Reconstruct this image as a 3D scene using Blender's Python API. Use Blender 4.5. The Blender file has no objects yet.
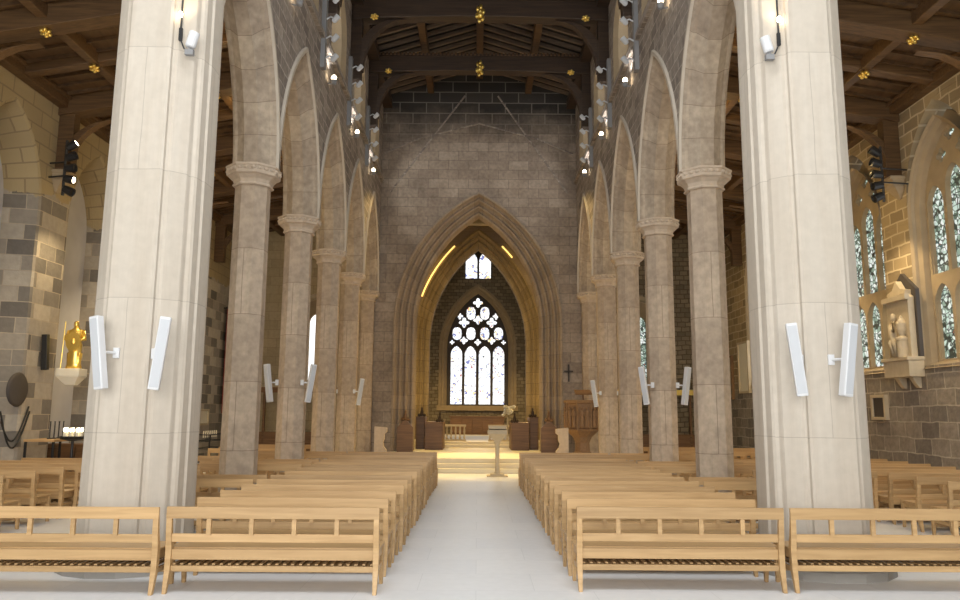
import bpy, math, random
from mathutils import Vector, Matrix
from mathutils.geometry import tessellate_polygon
random.seed(7)
C = bpy.context.scene.collection
PI = math.pi
sc = bpy.context.scene

# ------------------------------------------------------------------ camera, world, light
cam = bpy.data.objects.new('camera', bpy.data.cameras.new('camera'))
cam.data.sensor_width = 36.0
cam.data.lens = 750.0 / 960.0 * 36.0
cam.data.clip_start = 0.05
cam.data.clip_end = 300
cam.location = (0, 0, 1.8)
cam.rotation_euler = (Matrix.Rotation(math.radians(-0.15), 3, 'Z') @ Matrix.Rotation(math.radians(98.5), 3, 'X') @ Matrix.Rotation(math.radians(0.4), 3, 'Z')).to_euler()
C.objects.link(cam)
sc.camera = cam

sc.view_settings.view_transform = 'Standard'
sc.view_settings.look = 'None'
sc.view_settings.gamma = 1.0
sc.view_settings.use_curve_mapping = False
sc.view_settings.exposure = 0.08

w = bpy.data.worlds.new('world'); sc.world = w; w.use_nodes = True
w.node_tree.nodes['Background'].inputs[0].default_value = (0.75, 0.85, 1.0, 1)
w.node_tree.nodes['Background'].inputs[1].default_value = 0.6

def area(name, loc, rot, sx, sy, power, col, spread=180):
    l = bpy.data.lights.new(name, 'AREA'); l.shape = 'RECTANGLE'; l.size = sx; l.size_y = sy
    l.energy = power; l.color = col; l.spread = math.radians(spread)
    o = bpy.data.objects.new(name, l); o.location = loc; o.rotation_euler = rot; C.objects.link(o); return o
def point(name, loc, power, col, r=0.08):
    l = bpy.data.lights.new(name, 'POINT'); l.energy = power; l.color = col; l.shadow_soft_size = r
    o = bpy.data.objects.new(name, l); o.location = loc; C.objects.link(o); return o
def spot(name, loc, target, power, col, ang=60, blend=0.6, r=0.05):
    l = bpy.data.lights.new(name, 'SPOT'); l.energy = power; l.color = col; l.shadow_soft_size = r
    l.spot_size = math.radians(ang); l.spot_blend = blend
    o = bpy.data.objects.new(name, l); o.location = loc
    d = Vector(target) - Vector(loc)
    o.rotation_euler = d.to_track_quat('-Z', 'Y').to_euler(); C.objects.link(o); return o
COOL = (0.90, 0.95, 1.0); DAY = (1.0, 0.98, 0.94); WARM = (1.0, 0.76, 0.42); AMB = (1.0, 0.69, 0.26)
# daylight through the glazed west end and the west bay rooflight
area('west_window_light', (-1.5, -5.6, 4.2), (math.radians(90), 0, 0), 9, 6.5, 1050, DAY)
area('west_rooflight', (0, 4.5, 12.6), (0, 0, 0), 10, 6, 850, COOL)
# daylight through the clerestory
CLY = [14.75, 18.25, 21.7, 25.1]
for y in CLY:
    for s in (-1, 1):
        area('clerestory_light', (s*4.35, y, 11.8), (0, s*math.radians(62), 0), 1.6, 1.6, 45, DAY)
# aisle windows
for y in CLY:
    area('aisle_window_light', (9.85, y, 4.9), (0, math.radians(90), 0), 3.6, 2.0, 30, COOL)
# east windows
area('east_window_light', (0, 41.75, 5.2), (math.radians(-90), 0, 0), 3.0, 5.5, 90, COOL)
# warm lamps of the chancel, plus some added unseen lights
for s in (-1, 1):
    area('crossing_lamp', (s*2.2, 30.3, 9.0), (0, 0, 0), 1.0, 3.5, 70, AMB)
    spot('sanctuary_lamp', (s*2.4, 35.2, 8.6), (s*0.7, 41.2, 1.0), 900, AMB, 42)
    spot('step_lamp', (s*2.7, 26.6, 10.4), (-s*0.3, 23.8, 0.2), 3000, AMB, 36)
    spot('crossing_spot', (s*2.6, 30.6, 9.2), (-s*0.3, 28.6, 0.4), 1300, AMB, 60)
    point('chancel_low_fill', (s*2.3, 32.2, 2.6), 45, AMB, .1)  # bare point added for amber light low on the crossing walls
    point('sanctuary_low_fill', (s*2.6, 38.8, 2.0), 25, AMB, .1)  # bare point added low in the sanctuary for amber light
    spot('added_column_flood', (s*1.2, 26.4, 11.6), (s*4.0, 22.2, 3.2), 1500, AMB, 50)  # unseen flood added to turn the far columns golden
    spot('gable_wash', (s*2.9, 23.9, 10.9), (s*1.3, 27.1, 10.0), 90, DAY, 75)
    for y in CLY + [11.1]:
        point('added_soffit_light', (s*5.6, y, 6.3), 17, AMB, 0.15)  # added points without fittings, to warm the arch soffits

# ------------------------------------------------------------------ materials
def newmat(name):
    m = bpy.data.materials.new(name); m.use_nodes = True
    nt = m.node_tree; b = nt.nodes['Principled BSDF']
    return m, nt, b
def simple(name, col, rough=0.6, metal=0.0, emit=None, es=0.0, var=0.0, vscale=3.0):
    m, nt, b = newmat(name)
    b.inputs['Base Color'].default_value = (*col, 1); b.inputs['Roughness'].default_value = rough
    b.inputs['Metallic'].default_value = metal
    if var:
        tc = nt.nodes.new('ShaderNodeTexCoord'); n = nt.nodes.new('ShaderNodeTexNoise')
        n.inputs['Scale'].default_value = vscale; n.inputs['Detail'].default_value = 6
        nt.links.new(tc.outputs['Object'], n.inputs['Vector'])
        r = nt.nodes.new('ShaderNodeMixRGB'); r.inputs[1].default_value = (*[c*(1-var) for c in col], 1)
        r.inputs[2].default_value = (*[min(1, c*(1+var)) for c in col], 1)
        nt.links.new(n.outputs['Fac'], r.inputs[0]); nt.links.new(r.outputs[0], b.inputs['Base Color'])
    if emit:
        b.inputs['Emission Color'].default_value = (*emit, 1); b.inputs['Emission Strength'].default_value = es
    return m
def ramp(nt, stops):
    r = nt.nodes.new('ShaderNodeValToRGB'); e = r.color_ramp.elements
    e[0].position, e[0].color = stops[0][0], (*stops[0][1], 1)
    e[1].position, e[1].color = stops[-1][0], (*stops[-1][1], 1)
    for p, c in stops[1:-1]:
        x = e.new(p); x.color = (*c, 1)
    return r
def masonry(name, c1, c2, mortar, bw=0.6, bh=0.3, ms=0.012, bias=0.0, blotch=0.25, blotch_col=None, bump=0.3, rot=False, top=None, warp=0.03, fine=0.10, streak=(1, 1, 1)):
    m, nt, b = newmat(name); L = nt.links; N = nt.nodes
    uv = N.new('ShaderNodeUVMap'); uv.uv_map = 'UVMap'
    wn = N.new('ShaderNodeTexNoise'); wn.inputs['Scale'].default_value = 1.6; wn.inputs['Detail'].default_value = 3
    L.new(uv.outputs[0], wn.inputs['Vector'])
    ws = N.new('ShaderNodeVectorMath'); ws.operation = 'SCALE'; ws.inputs['Scale'].default_value = warp
    L.new(wn.outputs['Color'], ws.inputs[0])
    wa = N.new('ShaderNodeVectorMath'); wa.operation = 'ADD'; L.new(uv.outputs[0], wa.inputs[0]); L.new(ws.outputs[0], wa.inputs[1])
    br = N.new('ShaderNodeTexBrick'); L.new(wa.outputs[0], br.inputs['Vector'])
    br.inputs['Scale'].default_value = 1; br.inputs['Brick Width'].default_value = bw; br.inputs['Row Height'].default_value = bh
    br.inputs['Mortar Size'].default_value = ms; br.inputs['Bias'].default_value = bias; br.inputs['Mortar Smooth'].default_value = 0.4
    br.inputs['Color1'].default_value = (*c1, 1); br.inputs['Color2'].default_value = (*c2, 1); br.inputs['Mortar'].default_value = (*mortar, 1)
    tc = N.new('ShaderNodeTexCoord')
    sm = N.new('ShaderNodeMapping'); sm.inputs['Scale'].default_value = streak; L.new(tc.outputs['Object'], sm.inputs[0])
    n = N.new('ShaderNodeTexNoise'); n.inputs['Scale'].default_value = 0.9; n.inputs['Detail'].default_value = 8; n.inputs['Roughness'].default_value = 0.65
    L.new(sm.outputs[0], n.inputs['Vector'])
    bc = blotch_col or [c*0.55 for c in c1]
    rr = ramp(nt, [(0.42, (0, 0, 0)), (0.68, (1, 1, 1))]); L.new(n.outputs['Fac'], rr.inputs[0])
    mu = N.new('ShaderNodeMath'); mu.operation = 'MULTIPLY'; mu.inputs[1].default_value = blotch; L.new(rr.outputs[0], mu.inputs[0])
    mx = N.new('ShaderNodeMixRGB'); L.new(mu.outputs[0], mx.inputs[0]); L.new(br.outputs['Color'], mx.inputs[1]); mx.inputs[2].default_value = (*bc, 1)
    fn = N.new('ShaderNodeTexNoise'); fn.inputs['Scale'].default_value = 9; fn.inputs['Detail'].default_value = 8; L.new(tc.outputs['Object'], fn.inputs['Vector'])
    fr = ramp(nt, [(0.3, (1-fine, 1-fine, 1-fine)), (0.7, (1+fine*.6, 1+fine*.6, 1+fine*.6))]); L.new(fn.outputs['Fac'], fr.inputs[0])
    m2 = N.new('ShaderNodeMixRGB'); m2.blend_type = 'MULTIPLY'; m2.inputs[0].default_value = 1; L.new(mx.outputs[0], m2.inputs[1]); L.new(fr.outputs[0], m2.inputs[2])
    last = m2.outputs[0]
    if top:   # a second block pattern in its own colours above a height
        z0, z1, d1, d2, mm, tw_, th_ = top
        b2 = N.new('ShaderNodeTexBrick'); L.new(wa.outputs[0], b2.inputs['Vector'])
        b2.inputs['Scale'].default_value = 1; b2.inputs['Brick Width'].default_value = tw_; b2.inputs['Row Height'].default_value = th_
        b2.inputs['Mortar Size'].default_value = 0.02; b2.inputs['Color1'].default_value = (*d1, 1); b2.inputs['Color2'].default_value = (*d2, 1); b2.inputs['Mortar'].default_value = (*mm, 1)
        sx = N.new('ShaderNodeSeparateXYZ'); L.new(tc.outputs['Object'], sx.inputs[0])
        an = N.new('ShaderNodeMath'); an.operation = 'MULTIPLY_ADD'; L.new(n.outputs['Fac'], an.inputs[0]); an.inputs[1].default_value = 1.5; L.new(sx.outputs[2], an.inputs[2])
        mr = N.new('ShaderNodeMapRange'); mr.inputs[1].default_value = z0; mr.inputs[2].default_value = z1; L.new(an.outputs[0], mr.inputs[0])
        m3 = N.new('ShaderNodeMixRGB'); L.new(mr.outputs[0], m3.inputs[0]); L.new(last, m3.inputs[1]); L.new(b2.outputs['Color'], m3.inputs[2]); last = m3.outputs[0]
    L.new(last, b.inputs['Base Color']); b.inputs['Roughness'].default_value = 0.9
    bp = N.new('ShaderNodeBump'); bp.inputs['Strength'].default_value = bump; bp.inputs['Distance'].default_value = 0.03
    ad = N.new('ShaderNodeMath'); ad.operation = 'MULTIPLY_ADD'; L.new(br.outputs['Fac'], ad.inputs[0]); ad.inputs[1].default_value = -0.6; L.new(fn.outputs['Fac'], ad.inputs[2])
    L.new(ad.outputs[0], bp.inputs['Height']); L.new(bp.outputs[0], b.inputs['Normal'])
    return m
def wood(name, c1, c2, rough=0.45, sx=1.2, sy=22, sz=22, rnd=0.12):
    m, nt, b = newmat(name); L = nt.links; N = nt.nodes
    tc = N.new('ShaderNodeTexCoord'); mp = N.new('ShaderNodeMapping'); mp.inputs['Scale'].default_value = (sx, sy, sz)
    oi = N.new('ShaderNodeObjectInfo')
    va = N.new('ShaderNodeVectorMath'); va.operation = 'ADD'; L.new(tc.outputs['Object'], va.inputs[0])
    cv = N.new('ShaderNodeCombineXYZ'); ml = N.new('ShaderNodeMath'); ml.operation = 'MULTIPLY'; ml.inputs[1].default_value = 7
    L.new(oi.outputs['Random'], ml.inputs[0]); L.new(ml.outputs[0], cv.inputs[0]); L.new(ml.outputs[0], cv.inputs[1]); L.new(cv.outputs[0], va.inputs[1])
    L.new(va.outputs[0], mp.inputs[0])
    n = N.new('ShaderNodeTexNoise'); n.inputs['Scale'].default_value = 1; n.inputs['Detail'].default_value = 5; n.inputs['Distortion'].default_value = 0.6
    L.new(mp.outputs[0], n.inputs['Vector'])
    r = ramp(nt, [(0.3, c1), (0.7, c2)]); L.new(n.outputs['Fac'], r.inputs[0])
    hs = N.new('ShaderNodeHueSaturation'); mr = N.new('ShaderNodeMapRange'); mr.inputs[3].default_value = 1-rnd; mr.inputs[4].default_value = 1+rnd
    L.new(oi.outputs['Random'], mr.inputs[0]); L.new(mr.outputs[0], hs.inputs['Value']); L.new(r.outputs[0], hs.inputs['Color'])
    L.new(hs.outputs[0], b.inputs['Base Color']); b.inputs['Roughness'].default_value = rough
    bp = N.new('ShaderNodeBump'); bp.inputs['Strength'].default_value = 0.06; L.new(n.outputs['Fac'], bp.inputs['Height']); L.new(bp.outputs[0], b.inputs['Normal'])
    return m
def glassmat(name, stops, scale, strength, lead=0.05, seed=0.0):
    m, nt, b = newmat(name); L = nt.links; N = nt.nodes
    uv = N.new('ShaderNodeUVMap'); uv.uv_map = 'UVMap'
    mp = N.new('ShaderNodeMapping'); mp.inputs['Location'].default_value = (seed, seed*1.7, 0); L.new(uv.outputs[0], mp.inputs[0])
    v = N.new('ShaderNodeTexVoronoi'); v.inputs['Scale'].default_value = scale; L.new(mp.outputs[0], v.inputs['Vector'])
    ve = N.new('ShaderNodeTexVoronoi'); ve.feature = 'DISTANCE_TO_EDGE'; ve.inputs['Scale'].default_value = scale; L.new(mp.outputs[0], ve.inputs['Vector'])
    sp = N.new('ShaderNodeSeparateColor'); L.new(v.outputs['Color'], sp.inputs[0])
    n = N.new('ShaderNodeTexNoise'); n.inputs['Scale'].default_value = scale*0.22; n.inputs['Detail'].default_value = 2; L.new(mp.outputs[0], n.inputs['Vector'])
    mi = N.new('ShaderNodeMath'); mi.operation = 'MULTIPLY_ADD'; L.new(n.outputs['Fac'], mi.inputs[0]); mi.inputs[1].default_value = 1.2; mi.inputs[2].default_value = -0.35
    ad = N.new('ShaderNodeMath'); ad.operation = 'MULTIPLY_ADD'; L.new(sp.outputs[0], ad.inputs[0]); ad.inputs[1].default_value = 0.5; L.new(mi.outputs[0], ad.inputs[2])
    r = ramp(nt, stops); r.color_ramp.interpolation = 'CONSTANT'; L.new(ad.outputs[0], r.inputs[0])
    le = ramp(nt, [(lead*0.4, (0.02, 0.02, 0.02)), (lead, (1, 1, 1))]); L.new(ve.outputs['Distance'], le.inputs[0])
    mx = N.new('ShaderNodeMixRGB'); mx.blend_type = 'MULTIPLY'; mx.inputs[0].default_value = 1; L.new(r.outputs[0], mx.inputs[1]); L.new(le.outputs[0], mx.inputs[2])
    b.inputs['Base Color'].default_value = (0.05, 0.05, 0.05, 1); b.inputs['Roughness'].default_value = 0.3
    L.new(mx.outputs[0], b.inputs['Emission Color']); b.inputs['Emission Strength'].default_value = strength
    return m

M = {}
M['pier'] = masonry('pale_pier_stone', (0.60, 0.54, 0.46), (0.56, 0.50, 0.42), (0.42, 0.37, 0.31), 3.0, 1.55, 0.005, blotch=0.45, blotch_col=(0.46, 0.385, 0.30), bump=0.06, fine=0.05, streak=(5, 5, .35))
M['column'] = masonry('sandstone_column', (0.57, 0.46, 0.345), (0.47, 0.375, 0.28), (0.30, 0.23, 0.17), 1.9, 1.15, 0.007, blotch=0.6, blotch_col=(0.33, 0.25, 0.19), bump=0.14, fine=0.18, streak=(2.5, 2.5, .8))
M['capital'] = simple('carved_capital_stone', (0.54, 0.44, 0.34), 0.9, var=0.22, vscale=9)
M['arch'] = masonry('arch_voussoirs', (0.50, 0.41, 0.31), (0.41, 0.33, 0.25), (0.25, 0.19, 0.14), 2.0, 0.62, 0.007, blotch=0.6, blotch_col=(0.25, 0.19, 0.14), bump=0.15, fine=0.2, streak=(2, 2, 1.2))
M['hood'] = simple('pale_hood_stone', (0.52, 0.46, 0.38), 0.85, var=0.15, vscale=4)
M['nave_wall'] = masonry('grey_nave_masonry', (0.42, 0.36, 0.305), (0.22, 0.185, 0.16), (0.50, 0.44, 0.38), 0.50, 0.26, 0.016, blotch=0.5, blotch_col=(0.17, 0.14, 0.125), bump=0.6, warp=0.08, fine=0.25)
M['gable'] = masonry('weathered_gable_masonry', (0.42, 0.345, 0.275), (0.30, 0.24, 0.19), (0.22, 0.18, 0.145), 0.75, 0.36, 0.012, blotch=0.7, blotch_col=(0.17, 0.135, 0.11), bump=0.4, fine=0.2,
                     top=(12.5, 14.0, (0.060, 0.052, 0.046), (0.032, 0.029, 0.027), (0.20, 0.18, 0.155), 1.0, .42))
M['chancel_arch'] = masonry('chancel_arch_stone', (0.37, 0.29, 0.21), (0.29, 0.225, 0.16), (0.22, 0.17, 0.13), 2.5, 0.5, 0.008, blotch=0.4, blotch_col=(0.26, 0.2, 0.15), bump=0.15)
M['rubble'] = masonry('chancel_rubble', (0.36, 0.30, 0.21), (0.19, 0.155, 0.11), (0.13, 0.10, 0.07), 0.33, 0.19, 0.02, blotch=0.4, bump=0.8, warp=0.12)
M['right_wall'] = masonry('golden_aisle_masonry', (0.33, 0.285, 0.235), (0.17, 0.148, 0.13), (0.46, 0.41, 0.34), 0.62, 0.34, 0.018, blotch=0.4, blotch_col=(0.15, 0.125, 0.105), bump=0.7, warp=0.10, fine=.2, top=(3.2, 4.0, (0.43, 0.33, 0.19), (0.25, 0.19, 0.115), (0.55, 0.45, 0.30), .55, .27))
M['left_wall'] = masonry('mixed_aisle_masonry', (0.085, 0.078, 0.075), (0.46, 0.41, 0.34), (0.42, 0.36, 0.28), 0.62, 0.34, 0.012, bias=0.1, blotch=0.25, blotch_col=(0.25, 0.22, 0.19), bump=0.35, top=(7.25, 7.3, (0.38, 0.30, 0.17), (0.33, 0.26, 0.15), (0.26, 0.20, 0.12), .7, .36))
M['reveal'] = simple('grey_recess_stone', (0.50, 0.50, 0.54), 0.9, var=0.2, vscale=1.5)
M['gold_arch'] = masonry('brown_gold_arch_stone', (0.36, 0.27, 0.15), (0.28, 0.21, 0.115), (0.18, 0.13, 0.08), 2.0, 0.5, 0.01, blotch=0.4, bump=0.2)
M['buff'] = masonry('buff_ashlar', (0.52, 0.43, 0.28), (0.44, 0.36, 0.23), (0.33, 0.26, 0.17), 0.7, 0.36, 0.008, blotch=0.25, bump=0.15)
M['floor'] = masonry('limestone_floor', (0.80, 0.795, 0.79), (0.755, 0.755, 0.76), (0.66, 0.66, 0.66), 1.2, 0.8, 0.004, blotch=0.15, blotch_col=(0.70, 0.70, 0.70), bump=0.01, warp=0.0, fine=0.03)
M['floor'].node_tree.nodes['Principled BSDF'].inputs['Roughness'].default_value = 0.45
M['step'] = simple('cream_step_stone', (0.72, 0.65, 0.50), 0.55, var=0.08)
M['oak'] = wood('light_oak', (0.43, 0.265, 0.115), (0.56, 0.365, 0.175))
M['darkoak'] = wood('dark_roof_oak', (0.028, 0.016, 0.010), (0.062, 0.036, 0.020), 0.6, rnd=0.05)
M['roofboard'] = wood('dark_roof_boards', (0.008, 0.006, 0.004), (0.018, 0.012, 0.008), 0.7, rnd=0.0)  # near-black brown grain over all the boards alike
M['aisleoak'] = wood('brown_aisle_roof_oak', (0.065, 0.034, 0.014), (0.14, 0.077, 0.032), 0.5, rnd=0.05)
M['aisleboard'] = wood('aisle_roof_boards', (0.050, 0.026, 0.011), (0.12, 0.066, 0.028), 0.55, 6, 1.2, 6, rnd=0.0)
M['tracery'] = simple('brown_tracery_stone', (0.36, 0.28, 0.18), 0.9, var=0.2, vscale=4)
M['brown'] = wood('brown_stall_oak', (0.115, 0.055, 0.022), (0.22, 0.115, 0.048), 0.5)
M['gold'] = simple('gilding', (0.95, 0.66, 0.18), 0.3, 0.9, var=0.15, vscale=14)
M['white'] = simple('white_enamel', (0.70, 0.71, 0.73), 0.4)
M['grille'] = simple('pale_grille', (0.55, 0.57, 0.60), 0.6)
M['black'] = simple('black_metal', (0.015, 0.015, 0.016), 0.5)
M['grey'] = simple('grey_trunking', (0.26, 0.26, 0.265), 0.5)
M['bulb'] = simple('lit_bulb', (1, 0.9, 0.7), 0.5, emit=(1.0, 0.82, 0.55), es=18)
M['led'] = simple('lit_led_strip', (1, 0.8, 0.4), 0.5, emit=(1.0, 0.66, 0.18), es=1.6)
M['flame'] = simple('candle_flame', (1, 0.9, 0.7), 0.5, emit=(1.0, 0.88, 0.62), es=8)
M['wax'] = simple('cream_wax', (0.8, 0.74, 0.6), 0.5)
M['red'] = simple('crimson_cloth', (0.22, 0.025, 0.018), 0.9, var=0.2)
M['tablet'] = simple('white_marble', (0.74, 0.70, 0.60), 0.4, var=0.08)
M['monument'] = simple('buff_monument_stone', (0.50, 0.42, 0.30), 0.8, var=0.15, vscale=7)
M['slate'] = simple('dark_slate', (0.06, 0.05, 0.045), 0.7)
M['carved'] = simple('carved_brown_stone', (0.24, 0.14, 0.07), 0.7, var=0.3, vscale=16)
M['iron'] = simple('pier_foot_stone', (0.36, 0.34, 0.31), 0.8, var=0.1)
M['plaster'] = simple('cream_plaster', (0.45, 0.44, 0.42), 0.9)
M['green'] = simple('dark_green_paint', (0.05, 0.10, 0.09), 0.6)
GE = [(0.0, (1, 1, 1)), (0.55, (0.85, 0.90, 1.0)), (0.69, (0.16, 0.18, 0.42)), (0.73, (1.0, 0.75, 0.35)), (0.76, (0.95, 0.97, 1)), (0.84, (0.35, 0.05, 0.04)), (0.88, (1, 1, 1))]
GA = [(0.0, (0.02, 0.04, 0.03)), (0.24, (0.30, 0.42, 0.33)), (0.36, (0.85, 0.95, 0.88)), (0.48, (0.10, 0.16, 0.12)), (0.56, (0.62, 0.78, 0.68)), (0.66, (0.95, 1.0, 0.96)), (0.78, (0.05, 0.12, 0.12)), (0.86, (0.5, 0.15, 0.05)), (0.92, (0.7, 0.9, 0.8))]
M['east_glass'] = glassmat('east_stained_glass', GE, 6.0, 1.35, 0.035, 3.1)
M['top_glass'] = glassmat('upper_stained_glass', GE, 4.0, 1.4, 0.02, 9.0)
M['aisle_glass'] = glassmat('aisle_stained_glass', GA, 9.0, 0.85, 0.09, 1.0)
M['clear_glass'] = simple('daylit_quarry_glass', (0.8, 0.85, 0.9), 0.4, emit=(0.95, 0.98, 1.0), es=1.3)

# ------------------------------------------------------------------ mesh builder
class MB:
    def __init__(s): s.v = []; s.f = []; s.uv = {}
    def vert(s, p): s.v.append(tuple(p)); return len(s.v)-1
    def face(s, idx, uv=None):
        s.f.append(tuple(idx))
        if uv: s.uv[len(s.f)-1] = uv
    def box(s, x0, x1, y0, y1, z0, z1, mat=None):
        b = len(s.v)
        for p in ((x0,y0,z0),(x1,y0,z0),(x1,y1,z0),(x0,y1,z0),(x0,y0,z1),(x1,y0,z1),(x1,y1,z1),(x0,y1,z1)):
            s.v.append(tuple(mat @ Vector(p)) if mat else p)
        for q in ((0,3,2,1),(4,5,6,7),(0,1,5,4),(1,2,6,5),(2,3,7,6),(3,0,4,7)): s.f.append(tuple(b+i for i in q))
        return s
    def rings(s, rings, close=True, cap=True):
        """rings: list of equal-length point lists"""
        n = len(rings[0]); b = len(s.v)
        for r in rings:
            for p in r: s.v.append(tuple(p))
        for i in range(len(rings)-1):
            for j in range(n if close else n-1):
                k = (j+1) % n
                s.f.append((b+i*n+j, b+i*n+k, b+(i+1)*n+k, b+(i+1)*n+j))
        if cap:
            s.f.append(tuple(b+j for j in range(n))[::-1]); s.f.append(tuple(b+(len(rings)-1)*n+j for j in range(n)))
        return s
    def lathe(s, prof, n=16, off=0.0, c=(0,0,0), sx=1.0, sy=1.0):
        return s.rings([[(c[0]+sx*r*math.cos(off+2*PI*j/n), c[1]+sy*r*math.sin(off+2*PI*j/n), c[2]+z) for j in range(n)] for r, z in prof])
    def prism(s, poly, z0, z1):
        return s.rings([[(x, y, z0) for x, y in poly], [(x, y, z1) for x, y in poly]])
    def tube(s, pts, r, n=8):
        pts = [Vector(p) for p in pts]; rs = r if isinstance(r, (list, tuple)) else [r]*len(pts); rings = []
        up = Vector((0, 0, 1))
        for i, p in enumerate(pts):
            d = (pts[min(i+1, len(pts)-1)] - pts[max(i-1, 0)]).normalized()
            a = d.cross(up)
            if a.length < 0.05: a = d.cross(Vector((1, 0, 0)))
            a.normalize(); bb = a.cross(d).normalized()
            rings.append([p + rs[i]*(math.cos(2*PI*j/n)*a + math.sin(2*PI*j/n)*bb) for j in range(n)])
        return s.rings(rings)
    def ball(s, c, rx, ry, rz, n=10, m=6):
        return s.rings([[(c[0]+rx*math.sin(PI*(i+.02)/(m+.04))*math.cos(2*PI*j/n), c[1]+ry*math.sin(PI*(i+.02)/(m+.04))*math.sin(2*PI*j/n), c[2]-rz*math.cos(PI*(i+.02)/(m+.04))) for j in range(n)] for i in range(m+1)])
    def plate(s, outer, holes, fmap, t0, t1):
        """flat plate with holes, fmap(u,z,t)"""
        for t in (t0, t1):
            polys = [[Vector((u, z, 0)) for u, z in outer]] + [[Vector((u, z, 0)) for u, z in h] for h in holes]
            tris = tessellate_polygon(polys); flat = [p for q in polys for p in q]; b = len(s.v)
            for p in flat: s.v.append(tuple(fmap(p.x, p.y, t)))
            for tr in tris:
                a, bb, c = (flat[i] for i in tr)
                if abs((bb-a).cross(c-a).z) > 1e-9: s.f.append(tuple(b+i for i in tr))
        for loop in [outer] + holes:
            n = len(loop); b = len(s.v)
            for u, z in loop: s.v.append(tuple(fmap(u, z, t0)))
            for u, z in loop: s.v.append(tuple(fmap(u, z, t1)))
            for j in range(n): k = (j+1) % n; s.f.append((b+j, b+k, b+n+k, b+n+j))
        return s
    def build(s, name, mat, parent=None, bevel=0, smooth=False, label=None, cat=None, group=None, kind=None):
        me = bpy.data.meshes.new(name); me.from_pydata(s.v, [], s.f); me.validate(verbose=False) if False else None
        me.update()
        uvl = me.uv_layers.new(name='UVMap')
        for p in me.polygons:
            cu = s.uv.get(p.index)
            nx, ny, nz = map(abs, p.normal)
            for k, li in enumerate(p.loop_indices):
                if cu: uvl.data[li].uv = cu[k]; continue
                co = me.vertices[me.loops[li].vertex_index].co
                uvl.data[li].uv = (co.x, co.y) if nz > 0.7 else ((co.y, co.z) if nx >= ny else (co.x, co.z))
            p.use_smooth = smooth
        me.materials.append(M[mat] if isinstance(mat, str) else mat)
        o = bpy.data.objects.new(name, me); C.objects.link(o); o.parent = parent
        if bevel:
            bm = o.modifiers.new('bevel', 'BEVEL'); bm.width = bevel; bm.segments = 2; bm.limit_method = 'ANGLE'
        tag(o, label, cat, group, kind); return o
def tag(o, label=None, cat=None, group=None, kind=None):
    if label: o['label'] = label
    if cat: o['category'] = cat
    if group: o['group'] = group
    if kind: o['kind'] = kind
    return o
def thing(name, loc, label, cat, rz=0, group=None):
    o = bpy.data.objects.new(name, None); o.location = loc; o.rotation_euler = (0, 0, rz); o.empty_display_size = .1
    C.objects.link(o); return tag(o, label, cat, group)
def copy_tree(o, parent=None):
    c = o.copy(); C.objects.link(c); c.parent = parent
    for ch in list(o.children): copy_tree(ch, c)
    return c
def recalc(o):
    import bmesh
    bm = bmesh.new(); bm.from_mesh(o.data); bmesh.ops.recalc_face_normals(bm, faces=bm.faces); bm.to_mesh(o.data); bm.free(); return o

ORD = ['front', 'second', 'third', 'fourth', 'fifth', 'sixth', 'seventh', 'eighth', 'ninth', 'tenth', 'eleventh', 'twelfth', 'thirteenth', 'fourteenth', 'fifteenth', 'sixteenth', 'seventeenth', 'eighteenth']

# ------------------------------------------------------------------ arches
def arch_pts(u, a, spring, rise, z0=None, d=0.0, n=12, k=None):
    if k is not None: a, rise, d = a-d, rise-d*k, 0.0
    R = (a*a + rise*rise)/(2*a); c = R - a; r = R - d
    th = math.acos(max(-1, min(1, c/r)))
    right = [(u - c + r*math.cos(th*i/n), spring + r*math.sin(th*i/n)) for i in range(n+1)]
    left = [(2*u - x, z) for x, z in right]
    pts = []
    if z0 is not None: pts.append((left[0][0], z0))
    pts += left + right[::-1][1:]
    if z0 is not None: pts.append((right[0][0], z0))
    return pts
def arch_loft(mb, u, a, spring, rise, prof, fmap, z0=None, n=12, k=None):
    rows = [arch_pts(u, a, spring, rise, z0, d, n, k) for d, t in prof]
    b = len(mb.v); m = len(rows[0])
    acc = [0]
    for i in range(1, len(prof)): acc.append(acc[-1] + math.dist(prof[i], prof[i-1]))
    ln = [0]
    for j in range(1, m): ln.append(ln[-1] + math.dist(rows[0][j], rows[0][j-1]))
    half = ln[-1]/2; ln = [min(x, ln[-1]-x) for x in ln]
    for (d, t), row in zip(prof, rows):
        for p in row: mb.v.append(tuple(fmap(p[0], p[1], t)))
    for i in range(len(prof)-1):
        for j in range(m-1):
            mb.face((b+i*m+j, b+i*m+j+1, b+(i+1)*m+j+1, b+(i+1)*m+j),
                    [(acc[i], ln[j]), (acc[i], ln[j+1]), (acc[i+1], ln[j+1]), (acc[i+1], ln[j])])
def side_map(s, X):  return lambda u, z, t: (s*(X + t), u, z)
def end_map(Y):      return lambda u, z, t: (u, Y + t, z)
def light_poly(u0, u1, z0, z1, k=0.28):
    """pointed light opening"""
    w2 = (u1-u0)/2; uc = (u0+u1)/2; h = min(w2*1.5, z1-z0)
    return arch_pts(uc, w2, z1-h, h, z0, 0, 5)
def foil(u, z, r, n=4, k=0.45, rot=0.0, m=24):
    return [(u + r*(1-k+k*abs(math.cos(n*t/2)))*math.cos(t+rot), z + r*(1-k+k*abs(math.cos(n*t/2)))*math.sin(t+rot)) for t in [2*PI*i/m for i in range(m)]]
def blob(u, z, w_, h, m=12):
    out = []
    for i in range(m):
        t = 2*PI*i/m; out.append((u + w_*math.copysign(abs(math.cos(t))**0.75, math.cos(t)), z + h*math.copysign(abs(math.sin(t))**0.8, math.sin(t))))
    return out

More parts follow.
